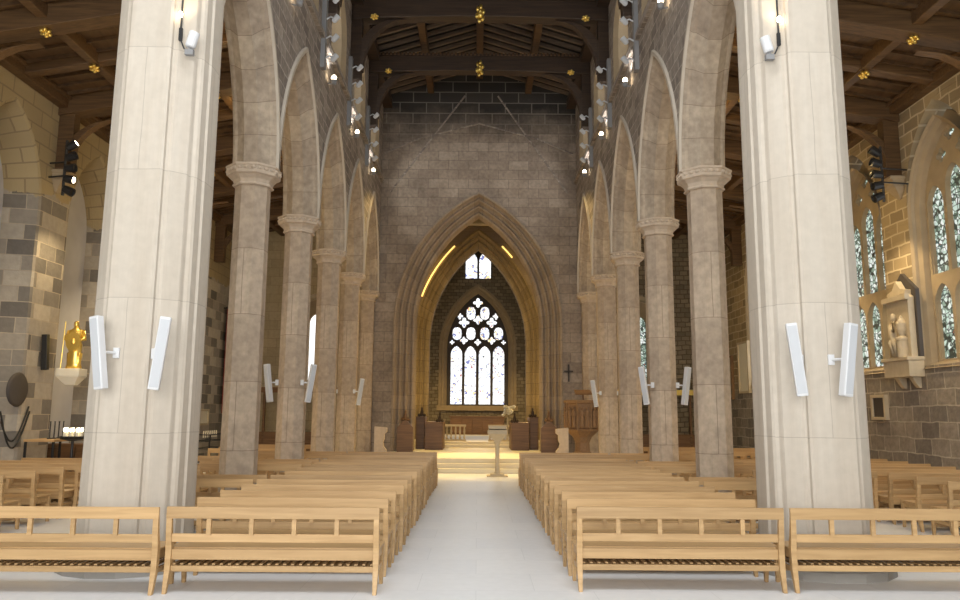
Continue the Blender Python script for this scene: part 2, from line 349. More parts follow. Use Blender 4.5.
# ================================================================== STRUCTURE
XI, XO = 3.64, 4.42; XC = 4.04; SPR = 6.08
PIERY = 9.24
COLY = [13.0, 16.5, 20.0, 23.4, 26.85]
XW = 9.6
fm = MB(); fm.box(-11, 11, -6.2, 42.6, -0.2, 0); fm.build('floor', 'floor', kind='structure')
# dais and steps
for i, (y, z) in enumerate(((22.7, 0.133), (22.98, 0.266), (23.9, 0.40))):
    b = MB()
    if i < 2: b.box(-3.3, 3.3, y, (22.98, 23.26)[i], 0, z)
    else: b.box(-3.3, 3.3, 23.26, 27.0, 0, z); b.box(-3.58, 3.58, 27.0, 30.4, 0, z)
    b.build('step', 'step', kind='structure')
b = MB(); b.box(-3.6, 3.6, 30.4, 31.0, 0, 0.50); b.build('step', 'step', kind='structure')
b = MB(); b.box(-3.6, 3.6, 31.0, 42.0, 0, 0.60); b.build('step', 'step', kind='structure')

# arcade walls
prof = [(0, 0), (0.05, 0.05), (0.06, 0.10), (0.23, 0.27), (0.23, 0.51), (0.06, 0.68), (0.05, 0.73), (0, 0.78)]
bays = list(zip([PIERY+0.28]+COLY[:-1], COLY))
for s, side in ((-1, 'left'), (1, 'right')):
    out = [(PIERY, SPR)]; trims = MB(); hoods = MB()
    for y0, y1 in bays:
        u = (y0+y1)/2; a = (y1-y0)/2 - 0.045; rise = 3.15
        out += arch_pts(u, a, SPR, rise)
        arch_loft(trims, u, a, SPR, rise, prof, side_map(s, XI))
        arch_loft(hoods, u, a, SPR, rise, [(0.0, 0), (0.0, -0.05), (-0.07, -0.05), (-0.09, 0.0)], side_map(s, XI))
    out += [(27.2, SPR), (27.2, 13.4), (PIERY, 13.4)]
    holes = []; rev = MB(); gl = MB(); mul = MB()
    for y in CLY:
        holes.append(arch_pts(y, 1.0, 11.7, 1.1, 10.65, 0, 6))
        arch_loft(rev, y, 1.0, 11.7, 1.1, [(0, 0), (0.12, 0.12), (0.25, 0.62)], side_map(s, XI), 10.65, 6)
        rev.rings([[(s*XI, y-1.0, 10.65), (s*XI, y+1.0, 10.65)], [(s*(XI+.62), y-.75, 10.85), (s*(XI+.62), y+.75, 10.85)]], close=False, cap=False)
        W = MB(); W.plate(arch_pts(y, 1.0, 11.7, 1.1, 10.65, 0.25, 6), [], side_map(s, XI), 0.60, 0.62)
        root = W.build('window_%d' % (1 + CLY.index(y) + (0 if s < 0 else 4)), 'clear_glass', kind='structure')
        op = arch_pts(y, 1.0, 11.7, 1.1, 10.65, 0.2, 6)
        hs = [light_poly(y-0.68, y-0.27, 10.9, 12.05), light_poly(y-0.20, y+0.20, 10.9, 12.35), light_poly(y+0.27, y+0.68, 10.9, 12.05)]
        mm = MB(); mm.plate(op, hs, side_map(s, XI), 0.50, 0.60); mm.build('window_tracery', 'hood', root)
    wl = MB(); wl.plate(out, holes, side_map(s, XI), 0, 0.78)
    wall = wl.build('wall_%s_arcade' % side, 'nave_wall', kind='structure')
    trims.build('arch_moulding', 'arch', wall); hoods.build('arch_hood', 'hood', wall)
    rev.build('window_reveal', 'tracery', wall)
    # wall from pier westwards of the arcade sits on the pier: upper west return
    # string course under the clerestory
    st = MB(); st.box(min(s*XI, s*(XI-.09)), max(s*XI, s*(XI-.09)), PIERY+.6, 27.1, 10.25, 10.38); st.build('trim_1' if s < 0 else 'trim_2', 'nave_wall', kind='structure')

# gable wall with the chancel arch
gy = 27.1
g = MB(); ca = dict(u=0, a=3.07, spring=5.0, rise=4.9)
ring = arch_pts(0, 3.07, 5.0, 4.9, 0.0, 0, 16)
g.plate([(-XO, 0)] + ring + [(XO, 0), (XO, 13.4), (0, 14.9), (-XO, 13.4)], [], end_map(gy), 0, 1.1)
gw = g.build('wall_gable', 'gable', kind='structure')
cprof = [(0, 0), (0.0, -0.10), (0.05, -0.12), (0.10, -0.09), (0.12, 0.10), (0.17, 0.16), (0.24, 0.10), (0.29, 0.13), (0.31, 0.34), (0.37, 0.40), (0.45, 0.31), (0.50, 0.34), (0.52, 0.56), (0.58, 0.62), (0.66, 0.54), (0.72, 0.58), (0.76, 0.74), (0.76, 1.1)]
a1 = MB(); arch_loft(a1, 0, 3.07, 5.0, 4.9, cprof, end_map(gy), 0.4, 16, 0.95); a1.build('chancel_arch', 'chancel_arch', gw)
# weather lines of earlier roofs on the gable
for nm, pts in (('weathering_line', [(-3.55, 11.4), (-2.2, 12.0), (0, 12.6), (2.2, 12.0), (3.55, 11.4)]), ('weathering_line', [(-3.3, 9.9), (-0.55, 13.7)]), ('weathering_line', [(3.3, 9.9), (0.7, 13.7)])):
    t = MB(); t.tube([(x, gy-0.01, z) for x, z in pts], 0.035, 6); t.build(nm, 'nave_wall', gw)

# crossing walls and ceiling, second arch, chancel, east wall
for s, side in ((-1, 'left'), (1, 'right')):
    b = MB(); b.box(min(s*3.6, s*4.0), max(s*3.6, s*4.0), 28.2, 42.2, 0, 12.6); b.build('wall_chancel_' + side, 'rubble', kind='structure')
b = MB(); b.box(-3.6, 3.6, 28.2, 33.6, 10.2, 10.4); b.build('ceiling_crossing', 'aisleboard', kind='structure')
b = MB(); b.box(-3.6, 3.6, 29.6, 29.95, 9.35, 9.75); b.build('crossing_beam', 'buff', kind='structure')
b = MB(); b.box(-3.8, 3.8, 34.6, 42.2, 12.5, 12.7); b.build('ceiling_chancel', 'roofboard', kind='structure')
g = MB(); g.plate([(-3.6, 0)] + arch_pts(0, 2.85, 4.9, 5.2, 0.0, 0, 16) + [(3.6, 0), (3.6, 12.6), (-3.6, 12.6)], [], end_map(33.5), 0, 1.1)
g2 = g.build('wall_crossing_east', 'chancel_arch', kind='structure')
cprof2 = [(0, 0), (0.0, -0.06), (0.08, -0.06), (0.10, 0.14), (0.16, 0.2), (0.24, 0.16), (0.28, 0.34), (0.34, 0.40), (0.42, 0.35), (0.46, 0.56), (0.54, 0.64), (0.65, 0.66), (0.65, 1.1)]
a2 = MB(); arch_loft(a2, 0, 2.85, 4.9, 5.2, cprof2, end_map(33.5), 0.6, 16); a2.build('chancel_arch', 'gold_arch', g2)

ey = 42.0
P2M = 76.7
def ew(px, py): return ((px-342)/P2M, 2.19 + (533-py)/P2M)
east_a, east_spr, east_rise = 2.05, 5.35, 3.5
top_holes = [[(-0.78, 9.3), (0.78, 9.3), (0.78, 10.5), (0.35, 11.0), (-0.35, 11.0), (-0.78, 10.5)]]
g = MB(); g.plate([(-3.6, 0), (3.6, 0), (3.6, 12.6), (-3.6, 12.6)], [arch_pts(0, east_a, east_spr, east_rise, 2.0, 0, 12)] + top_holes, end_map(ey), 0, 0.5)
gE = g.build('wall_east', 'rubble', kind='structure')
fr = MB(); arch_loft(fr, 0, east_a, east_spr, east_rise, [(-0.12, 0), (-0.12, -0.07), (0.0, -0.07), (0.08, 0.04), (0.16, 0.04), (0.36, 0.3), (0.42, 0.34)], end_map(ey), 2.0, 12)
fr.box(-2.25, 2.25, ey-0.16, ey+0.34, 1.88, 2.15); fr.build('window_surround', 'tracery', gE)
W = MB(); W.plate(arch_pts(0, east_a, east_spr, east_rise, 2.1, 0.36, 12), [], end_map(ey), 0.38, 0.40)
eastw = W.build('window_9', 'east_glass', kind='structure')
hs = []
for x0, x1 in ((226, 275), (286, 335), (347, 397), (408, 457)):
    (u0, zb), (u1, zt) = ew(x0, 530), ew(x1, 280); hs.append(light_poly(u0, u1, zb, zt))
for px, py in ((252, 226), (312, 226), (372, 226), (432, 226)): u, z = ew(px, py); hs.append(blob(u, z, 20/P2M, 28/P2M))
for px, py in ((312, 137), (372, 137)): u, z = ew(px, py); hs.append(blob(u, z, 20/P2M, 29/P2M))
for px, py, r in ((282, 256, 15), (402, 256, 15), (342, 264, 13), (282, 178, 20), (402, 178, 20), (342, 166, 18), (342, 91, 19), (263, 150, 13), (421, 150, 13), (231, 264, 9), (454, 264, 9)):
    u, z = ew(px, py); hs.append(foil(u, z, r/P2M*1.15, 4, 0.5))
tr = MB(); tr.plate(arch_pts(0, east_a, east_spr, east_rise, 2.1, 0.33, 12), hs, end_map(ey), 0.26, 0.37); tr.build('window_tracery', M['slate'], eastw)
W = MB(); W.box(-0.8, 0.8, ey+0.40, ey+0.42, 9.2, 11.1); tw = W.build('window_10', 'top_glass', kind='structure')
tr = MB(); tr.plate([(-0.79, 9.28), (0.79, 9.28), (0.79, 10.55), (0.36, 11.02), (-0.36, 11.02), (-0.79, 10.55)], [light_poly(-0.72, -0.06, 9.36, 10.9), light_poly(0.06, 0.72, 9.36, 10.9)], end_map(ey), 0.26, 0.38)
tr.build('window_tracery', 'slate', tw)

# LED strips that light the inner arch
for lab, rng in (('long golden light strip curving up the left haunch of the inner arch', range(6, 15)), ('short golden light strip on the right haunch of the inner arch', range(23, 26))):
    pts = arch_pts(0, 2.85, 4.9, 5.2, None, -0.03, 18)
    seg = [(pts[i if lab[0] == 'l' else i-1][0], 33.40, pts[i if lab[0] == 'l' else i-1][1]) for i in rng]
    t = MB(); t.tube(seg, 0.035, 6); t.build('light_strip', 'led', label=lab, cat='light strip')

# aisle walls, windows and recesses
wprof = [(0, 0), (0.05, 0.05), (0.06, 0.12), (0.14, 0.18), (0.17, 0.30), (0.26, 0.34)]
WY = [11.1] + CLY + [28.4]
def aisle_window(idx, y, fmap, mat='aisle_glass'):
    W = MB(); W.plate(arch_pts(y, 1.2, 6.5, 1.95, 2.85, 0.22, 8), [], fmap, 0.42, 0.44)
    root = W.build('window_%d' % idx, mat, kind='structure')
    hs = []
    for k in range(3):
        c = y - 0.67 + 0.67*k
        hs.append(light_poly(c-0.285, c+0.285, 2.98, 4.60)); hs.append(light_poly(c-0.285, c+0.285, 4.82, 7.05 if k == 1 else 6.75))
    hs.append(foil(y-.33, 7.32, 0.17)); hs.append(foil(y+.33, 7.32, 0.17)); hs.append(foil(y, 7.72, 0.18))
    m = MB(); m.plate(arch_pts(y, 1.2, 6.5, 1.95, 2.85, 0.20, 8), hs, fmap, 0.30, 0.42); m.build('window_tracery', 'tracery', root)
for s, side in ((-1, 'left'), (1, 'right')):
    outer = [(9.4, 0), (30.0, 0), (30.0, 8.9), (9.4, 8.9)]
    f = side_map(s, XW); holes = []; rv = MB()
    for i, y in enumerate(WY[:5]):
        if s > 0:
            y = y + 0.33
            holes.append(arch_pts(y, 1.2, 6.5, 1.95, 2.85, 0, 8))
            arch_loft(rv, y, 1.2, 6.2, 1.9, wprof, f, 2.85, 8)
            rv.rings([[(s*XW-.05, y-1.2, 2.78), (s*XW-.05, y+1.2, 2.78)], [(s*(XW+.44), y-.9, 3.0), (s*(XW+.44), y+.9, 3.0)]], close=False, cap=False)
            aisle_window(11+i, y, f)
        else:
            ring = arch_pts(y+0.05, 1.2, 6.2, 2.0, 0.0, 0, 8); holes.append(ring)
            arch_loft(rv, y+0.05, 1.2, 6.2, 2.0, [(0, 0), (0.06, 0.03), (0.22, 0.7)], f, 0.0, 8)
            bk = MB(); bk.plate(arch_pts(y+0.05, 1.2, 6.2, 2.0, 0.0, 0.2, 8), [], f, 0.70, 0.75)
            bk.build('wall_recess_back', 'reveal', kind='structure')
    if s < 0:   # recesses reach the floor: run them into the outline
        outer = [(9.4, 0)]
        for h in holes: outer += h
        outer += [(30.0, 0), (30.0, 8.9), (9.4, 8.9)]; holes = []
    wl = MB(); wl.plate(outer, holes, f, 0, 0.8)
    wall = wl.build('wall_%s' % side, 'left_wall' if s < 0 else 'right_wall', kind='structure')
    rv.build('window_reveal', 'left_wall' if s < 0 else 'tracery', wall)
    # aisle east end with a window
    ew_ = MB(); uc = s*6.6
    ew_.plate([(s*XI, 0), (s*XW, 0), (s*XW, 9.9), (s*XI, 9.9)], [arch_pts(uc, 1.2, 5.0, 1.5, 2.85, 0, 8)], end_map(30.0), 0, 0.8)
    ee = ew_.build('wall_%s_end' % side, 'buff' if s < 0 else 'rubble', kind='structure')
    rv = MB(); arch_loft(rv, uc, 1.2, 5.0, 1.5, wprof, end_map(30.0), 2.85, 8); rv.build('window_reveal', 'monument', ee)
    W = MB(); W.plate(arch_pts(uc, 1.2, 5.0, 1.5, 2.85, 0.22, 8), [], end_map(30.0), 0.42, 0.44)
    wr = W.build('window_%d' % (17 if s < 0 else 18), 'clear_glass' if s < 0 else 'aisle_glass', kind='structure')
    W = MB(); W.plate(arch_pts(uc, 1.2, 5.0, 1.5, 2.85, 0.20, 8), [light_poly(uc-.9+.6*k+.06, uc-.9+.6*k+.54, 2.98, 5.7 if k == 1 else 5.2) for k in range(3)], end_map(30.0), 0.30, 0.42); W.build('window_tracery', 'tracery', wr)
    # aisle ceiling, sloping up to the arcade
    z0, z1 = 8.85, 9.75
    c = MB(); c.rings([[(s*XO, 9.4, z1), (s*XW, 9.4, z0), (s*XW, 9.4, z0+.15), (s*XO, 9.4, z1+.15)], [(s*XO, 30.0, z1), (s*XW, 30.0, z0), (s*XW, 30.0, z0+.15), (s*XO, 30.0, z1+.15)]])
    ce = c.build('ceiling_aisle_%s' % side, 'aisleboard', kind='structure')
    def zc(x): return z1 + (abs(x)-XO)/(XW-XO)*(z0-z1)
    for y in [11.25, 14.75, 18.25, 21.7, 25.1, 28.4]:
        b = MB(); w_, h_ = 0.12, 0.24
        b.rings([[(s*x, y-w_, zc(x)), (s*x, y+w_, zc(x)), (s*x, y+w_, zc(x)-h_), (s*x, y-w_, zc(x)-h_)] for x in (XO, XW)])
        b.build('roof_beam', 'aisleoak', ce, bevel=0.02)
    for y in COLY:
        b = MB(); w_, h_ = 0.2, 0.42
        b.rings([[(s*x, y-w_, zc(x)), (s*x, y+w_, zc(x)), (s*x, y+w_, zc(x)-h_), (s*x, y-w_, zc(x)-h_)] for x in (XO, XW)])
        # curved brace and wall post
        ra = []
        for i in range(9):
            t = PI/2*i/8; x = XW-0.2-1.25*(1-math.cos(t)); z = 7.35+1.05*math.sin(t)
            ra.append([(s*(x+.14), y-.1, z-.02), (s*(x+.14), y+.1, z-.02), (s*(x-.1), y+.1, z+.02), (s*(x-.1), y-.1, z+.02)])
        b.rings(ra); b.box(min(s*(XW-.35), s*XW), max(s*(XW-.35), s*XW), y-.13, y+.13, 7.14, 8.8)
        b.build('roof_beam', 'aisleoak', ce, bevel=0.02)
    for x in (6.1, 8.0):
        b = MB(); b.box(min(s*(x-.1), s*(x+.1)), max(s*(x-.1), s*(x+.1)), 9.4, 30, zc(x)-.26, zc(x)+.02); b.build('roof_purlin', 'aisleoak', ce, bevel=0.02)
    b = MB(); b.box(min(s*(XW-.22), s*XW), max(s*(XW-.22), s*XW), 9.4, 30, 8.6, 8.95); b.box(min(s*(XW-.3), s*XW), max(s*(XW-.3), s*XW), 9.4, 30, 8.78, 8.86); b.build('wall_plate', 'aisleoak', ce, bevel=0.015)
    b = MB()
    for i in range(52):
        y = 9.5 + i*0.39
        b.rings([[(s*x, y-.03, zc(x)+.01), (s*x, y+.03, zc(x)+.01), (s*x, y+.03, zc(x)-.07), (s*x, y-.03, zc(x)-.07)] for x in (XO, XW)])
    b.build('ceiling_battens', 'aisleboard', ce)

# nave roof
def zr(x): return 14.75 - abs(x)/XI*1.15
r = MB()
r.rings([[(-XO, PIERY, zr(XO)+.05), (0, PIERY, 14.8), (XO, PIERY, zr(XO)+.05), (XO, PIERY, zr(XO)+.2), (0, PIERY, 15), (-XO, PIERY, zr(XO)+.2)], [(-XO, 27.2, zr(XO)+.05), (0, 27.2, 14.8), (XO, 27.2, zr(XO)+.05), (XO, 27.2, zr(XO)+.2), (0, 27.2, 15), (-XO, 27.2, zr(XO)+.2)]])
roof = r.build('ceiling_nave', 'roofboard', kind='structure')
M['rafter'] = wood('roof_rafter_oak', (0.13, 0.09, 0.06), (0.22, 0.16, 0.11), 0.55, rnd=0.0)
b = MB()
yy = PIERY + 0.3
while yy < 27:
    for s in (-1, 1):
        b.rings([[(s*x, yy-.045, zr(x)+.03), (s*x, yy+.045, zr(x)+.03), (s*x, yy+.045, zr(x)-.09), (s*x, yy-.045, zr(x)-.09)] for x in (0.0, XI)])
    yy += 0.43
b.build('rafters', 'rafter', roof)
for x in (-1.85, 0, 1.85):
    b = MB(); b.box(x-.12, x+.12, PIERY, 27.1, zr(x)-.38, zr(x)-.02); b.build('purlin', 'aisleoak', roof, bevel=0.02)
for s in (-1, 1):
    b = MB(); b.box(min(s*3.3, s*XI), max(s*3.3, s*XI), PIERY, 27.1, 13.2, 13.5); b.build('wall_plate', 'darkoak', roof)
TIE = [13.0, 16.5, 20.0, 23.4]
for y in TIE:
    b = MB(); rr = []
    hy = 0.2 if y < 26.5 else 0.12
    for i in range(9):
        x = -3.6+7.2*i/8; zb = 12.78+0.10*(1-(x/3.6)**2)
        rr.append([(x, y-hy, zb), (x, y+hy, zb), (x, y+hy, zb+.55), (x, y-hy, zb+.55)])
    b.rings(rr)
    if y < 26.5: b.box(-3.5, 3.5, y-.26, y+.26, 13.36, 13.44)
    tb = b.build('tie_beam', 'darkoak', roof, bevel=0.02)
    if y < 26.5:
        d = MB()
        for i in range(56): d.box(-3.44+i*.125, -3.44+i*.125+.06, y-.31, y-.26, 13.36, 13.44)
        d.build('brattishing', 'aisleoak', tb)
    for s in (-1, 1):
        q = MB(); ra = []
        for i in range(8):
            t = PI/2*i/7; x = 3.42-1.15*(1-math.cos(t)); z = 11.3+1.5*math.sin(t)
            ra.append([(s*(x+.15), y-.12, z), (s*(x+.15), y+.12, z), (s*(x-.12), y+.12, z), (s*(x-.12), y-.12, z)])
        q.rings(ra); q.box(min(s*3.34, s*XI), max(s*3.34, s*XI), y-.14, y+.14, 11.0, 13.3); q.build('brace', 'darkoak', tb)

# west bay enclosure (behind and beside the camera)
for s, side in ((-1, 'left'), (1, 'right')):
    b = MB(); b.box(min(s*10.6, s*11), max(s*10.6, s*11), -6, 9.4, 0, 13.2); b.build('wall_west_' + side, 'plaster', kind='structure')
    b = MB(); b.box(min(s*XW, s*11), max(s*XW, s*11), 9.2, 9.6, 0, 13.2); b.build('wall_west_return_' + side, 'buff', kind='structure')
    b = MB(); b.box(min(s*XO, s*XW), max(s*XO, s*XW), 9.2, 9.5, 8.9, 13.2); b.build('wall_west_upper_' + side, 'buff', kind='structure')
b = MB(); b.box(-11, 11, -6, 9.4, 13.2, 13.4); b.build('ceiling_west', 'plaster', kind='structure')
b = MB(); b.plate([(-11, 0), (11, 0), (11, 13.3), (-11, 13.3)], [[(-8, .8), (8, .8), (8, 9.8), (-8, 9.8)]], end_map(-6.2), 0, 0.3); b.build('wall_west', 'plaster', kind='structure')
b = MB(); b.box(-8, 8, -6.1, -6.05, .8, 9.8); wg = b.build('window_19', 'clear_glass', kind='structure')
b = MB()
for i in range(9): b.box(-8+2*i-.06, -8+2*i+.06, -6.04, -5.9, .8, 9.8)
for z in (3.8, 6.8): b.box(-8, 8, -6.04, -5.9, z-.05, z+.05)
b.build('window_mullions', 'buff', wg)

# ================================================================== PIERS AND COLUMNS
def pier_plan(s):
    """moulded lozenge: flat shafts on four sides, rolls and hollows between; x mirrored by s"""
    q = [(0.25, -0.66), (0.28, -0.64), (0.285, -0.595), (0.31, -0.575), (0.345, -0.575), (0.37, -0.555), (0.50, -0.44), (0.515, -0.41), (0.50, -0.375), (0.52, -0.345), (0.56, -0.33), (0.585, -0.30), (0.60, -0.17), (0.625, -0.14)]
    pts = q + [(x, -y) for x, y in q[::-1]] + [(-x, -y) for x, y in q] + [(-x, y) for x, y in q[::-1]]
    return pts
for s, side in ((-1, 'left'), (1, 'right')):
    t = thing('stone_pier', (s*XC, PIERY, 0), 'massive pale moulded stone pier nearest the camera on the %s of the nave' % side, 'pier')
    pl = pier_plan(s)
    b = MB(); b.rings([[(x*k, y*k, z) for x, y in pl] for k, z in ((.975, .30), (.92, 13.2))]); recalc(b.build('shaft', 'pier', t))
    b = MB(); b.lathe([(0.84, 0), (0.84, 0.10), (0.80, 0.14), (0.79, 0.22), (0.74, 0.30), (0.70, 0.31)], 16, PI/16); b.build('base', 'iron', t)
def oct_(r): return r/math.cos(PI/8)
def column(x, y, label, z0=0.0, group=None):
    t = thing('stone_column', (x, y, z0), label, 'column', group=group)
    R = oct_(0.288)
    b = MB(); b.lathe([(R, 0.32), (R*.985, SPR-.34-z0)], 8, PI/8); b.build('shaft', 'column', t)
    b = MB(); b.lathe([(oct_(.50), 0), (oct_(.50), .12), (oct_(.44), .15), (oct_(.44), .22), (oct_(.38), .29), (R, .33)], 8, PI/8); b.build('base', 'column', t)
    b = MB(); zt = SPR - z0
    b.lathe([(R*.98, zt-.36), (oct_(.325), zt-.355), (oct_(.335), zt-.33), (oct_(.31), zt-.305), (oct_(.33), zt-.25), (oct_(.385), zt-.19), (oct_(.43), zt-.17), (oct_(.44), zt-.12), (oct_(.42), zt-.10), (oct_(.43), zt-.05), (oct_(.45), zt-.035), (oct_(.45), zt)], 8, PI/8)
    for i in range(8):
        A = PI/4*i
        for k in (-1, 0, 1):
            q = Matrix.Rotation(A, 4, 'Z') @ Vector((.425, k*.118, zt-.085))
            b.ball(q, .045, .045, .04, 8, 5)
    b.build('capital', 'capital', t, bevel=0.006)
    return t
nth = ['first', 'second', 'third', 'fourth', 'fifth']
for s, side in ((-1, 'left'), (1, 'right')):
    for i, y in enumerate(COLY):
        lab = 'octagonal sandstone column, %s beyond the big pier in the %s-hand arcade' % (nth[i], side)
        column(s*XC, y, lab)

# ================================================================== BENCHES
BL = 2.14
def bench_meshes():
    P = {}
    P['seat'] = MB().box(0.0, BL, 0.05, 0.46, 0.405, 0.432)
    P['top_rail'] = MB().box(0.0, BL, -0.045, -0.015, 0.722, 0.838)
    P['lower_rail'] = MB().box(0.04, BL-.04, -0.012, 0.014, 0.49, 0.572)
    P['apron'] = MB().box(0.04, BL-.04, 0.012, 0.038, 0.315, 0.418)
    sh = MB()
    n = 26
    sh.box(0.045, BL-.045, 0.40, 0.42, 0.245, 0.285)
    for i in range(n): sh.box(0.06+i*(BL-.15)/(n-1), 0.09+i*(BL-.15)/(n-1), 0.04, 0.40, 0.262, 0.276)
    sh.box(.05, BL-.05, .05, .40, .246, .254)
    P['book_shelf'] = sh
    P['shelf_rail'] = MB().box(0.04, BL-.04, 0.01, 0.035, 0.200, 0.258)
    P['stretcher'] = MB().box(0.05, BL-.05, 0.40, 0.425, 0.13, 0.18)
    return P
def leg_rear(x):
    b = MB(); w_ = .026
    b.rings([[(x-hw, y-d, z), (x+hw, y-d, z), (x+hw, y+d, z), (x-hw, y+d, z)] for hw, d, y, z in ((.019, .022, -.045, 0), (.028, .034, .012, .22), (.03, .036, .022, .42), (.028, .026, -.012, .6), (.027, .015, -.030, .80))]); return b
def leg_front(x):
    b = MB()
    b.rings([[(x-hw, y-d, z), (x+hw, y-d, z), (x+hw, y+d, z), (x-hw, y+d, z)] for hw, d, y, z in ((.019, .020, .462, 0), (.027, .03, .445, .25), (.028, .032, .44, .404))]); return b
def side_rail(x):
    b = MB(); b.box(x-.014, x+.014, 0.04, 0.42, 0.325, 0.40); b.box(x-.012, x+.012, 0.03, 0.43, 0.19, 0.24)
    return b
def make_bench():
    t = thing('oak_bench', (0, 0, 0), 'x', 'bench')
    P = bench_meshes()
    for k, mb in P.items(): mb.build(k, 'oak', t, bevel=0.005 if k != 'book_shelf' else 0)
    for i in range(4):
        x = BL*(i+1)/5; MB().box(x-.022, x+.022, -.036, -.006, .565, .73).build('back_post', 'oak', t)
    for x in (.03, BL-.03):
        leg_rear(x).build('leg', 'oak', t, bevel=.004); leg_front(x).build('leg', 'oak', t, bevel=.004); side_rail(x).build('side_rail', 'oak', t)
    return t
def bench_simple():
    b = MB()
    def addm(m2):
        o = len(b.v); b.v += m2.v; b.f += [tuple(o+i for i in f) for f in m2.f]
    for k, mb in bench_meshes().items():
        if k != 'book_shelf': addm(mb)
    for i in range(4):
        x = BL*(i+1)/5; addm(MB().box(x-.022, x+.022, -.036, -.006, .565, .73))
    for x in (.03, BL-.03): addm(leg_rear(x)); addm(leg_front(x)); addm(side_rail(x))
    o = b.build('oak_bench', 'oak'); o['category'] = 'bench'; return o
proto = make_bench(); far_proto = bench_simple(); used = {'p': False, 'f': False}
def bench(x0, y, label, group, far=False, rz=0):
    k = 'f' if far else 'p'; src = far_proto if far else proto
    if used[k]: o = copy_tree(src)
    else: o = src; used[k] = True
    o.location = (x0, y, 0); o.rotation_euler = (0, 0, rz + random.uniform(-.004, .004)); o['label'] = label; o['group'] = group
    return o
NR = 15
blocked = [PIERY] + COLY
XB = {}
for r_ in range(NR):
    y = 7.93 + 0.75*r_
    row = ORD[r_]
    for s, side in ((-1, 'left'), (1, 'right')):
        jit = random.uniform(-.015, .015)
        yl = y - (0.10 if (s < 0 and r_ == 0) else 0) + (.10 if s > 0 else 0)
        x0 = (1.035 if s > 0 else -0.97 - BL) + jit
        bench(x0, yl + random.uniform(-.01, .01), 'light oak bench in the %s row of the %s nave block, beside the centre aisle' % (row, side), 'benches beside the centre aisle', far=r_ > 8)
        # outer bench: only where neither pier nor column stands in the way
        x1 = (3.245 if s > 0 else -3.16 - BL) + jit; XB.setdefault(s, [])
        ok = r_ == 0 or all(not (c - 1.05 - (0.45 if c == PIERY else 0) < y < c + 0.6 + (0.35 if c == PIERY else 0)) for c in blocked)
        if ok:
            XB[s].append(y)
            bench(x1, yl - (0.06 if s < 0 and r_ == 0 else 0), 'light oak bench in the %s row of the %s nave block, on the arcade side' % (row, side), 'benches between the arcade columns', far=r_ > 3)
AR = 14
for r_ in range(AR):
    y = 11.3 + 0.80*r_
    for s, side in ((-1, 'left'), (1, 'right')):
        x0 = 6.92 if s > 0 else -6.92 - BL
        if s > 0 or y < 15.4: bench(x0, y, 'light oak bench in the %s row of the %s side aisle, beside the outer wall' % (ORD[r_], side), 'side aisle benches by the outer walls', far=r_ > 4)
        if r_ >= 2 and all(abs(y + .3 - q) > .62 for q in XB[s]):
            x0 = 4.72 if s > 0 else -4.72 - BL
            bench(x0 + .02*s, y + .3, 'light oak bench in the %s row of the %s side aisle, beside the arcade' % (ORD[r_-2], side), 'side aisle benches by the arcade', far=r_ > 4)

# ================================================================== SPEAKERS
def speaker(x, y, z, lean, yaw, label, wallx, wally):
    t = thing('column_speaker', (x, y, z), label, 'loudspeaker', group='white column loudspeakers')
    rot = Matrix.Rotation(yaw, 4, 'Z') @ Matrix.Rotation(lean, 4, 'Y') @ Matrix.Rotation(math.radians(3), 4, 'X')
    b = MB(); b.box(-.06, .06, -.05, .05, 0, .82, rot); b.build('cabinet', 'white', t, bevel=.012)
    b = MB(); b.box(-.046, .046, -.056, -.051, .03, .79, rot); b.build('grille', 'grille', t)
    b = MB(); p = rot @ Vector((0, .05, .42)); q = Vector((wallx-x, wally-y, .42)); b.tube([p, p.lerp(q, .5), q], .018, 6)
    b.box(q.x-.035, q.x+.035, q.y-.03, q.y+.0, .36, .48); b.build('bracket', 'white', t, bevel=.004)
    return t
speaker(-4.16, 8.36, 2.02, -math.radians(7.5), -.3, 'white column loudspeaker leaning outward on the outer front of the left pier', -4.13, 8.60)
speaker(-3.60, 8.40, 2.02, math.radians(6), .3, 'white column loudspeaker on the aisle-facing front of the left pier', -3.72, 8.66)
speaker(3.62, 8.40, 2.0, -math.radians(6), -.3, 'white column loudspeaker on the aisle-facing front of the right pier', 3.72, 8.66)
speaker(4.08, 8.36, 2.0, math.radians(7), .3, 'white column loudspeaker leaning outward on the outer front of the right pier', 4.05, 8.60)
for yc, nm in ((16.5, 'second'), (23.4, 'fourth')):
    for s, side in ((-1, 'left'), (1, 'right')):
        for o_, q in ((-1, 'centre aisle'), (1, 'outer wall')):
            xx = s*XC + s*o_*(0.40)
            lean = math.radians(7)*(1 if xx > s*XC else -1)
            speaker(xx, yc-.28, 1.98, lean, .5*(1 if lean > 0 else -1), 'white column loudspeaker on the %s %s column, on its %s side' % (nm, side, q), s*XC + s*o_*.27, yc-.26)

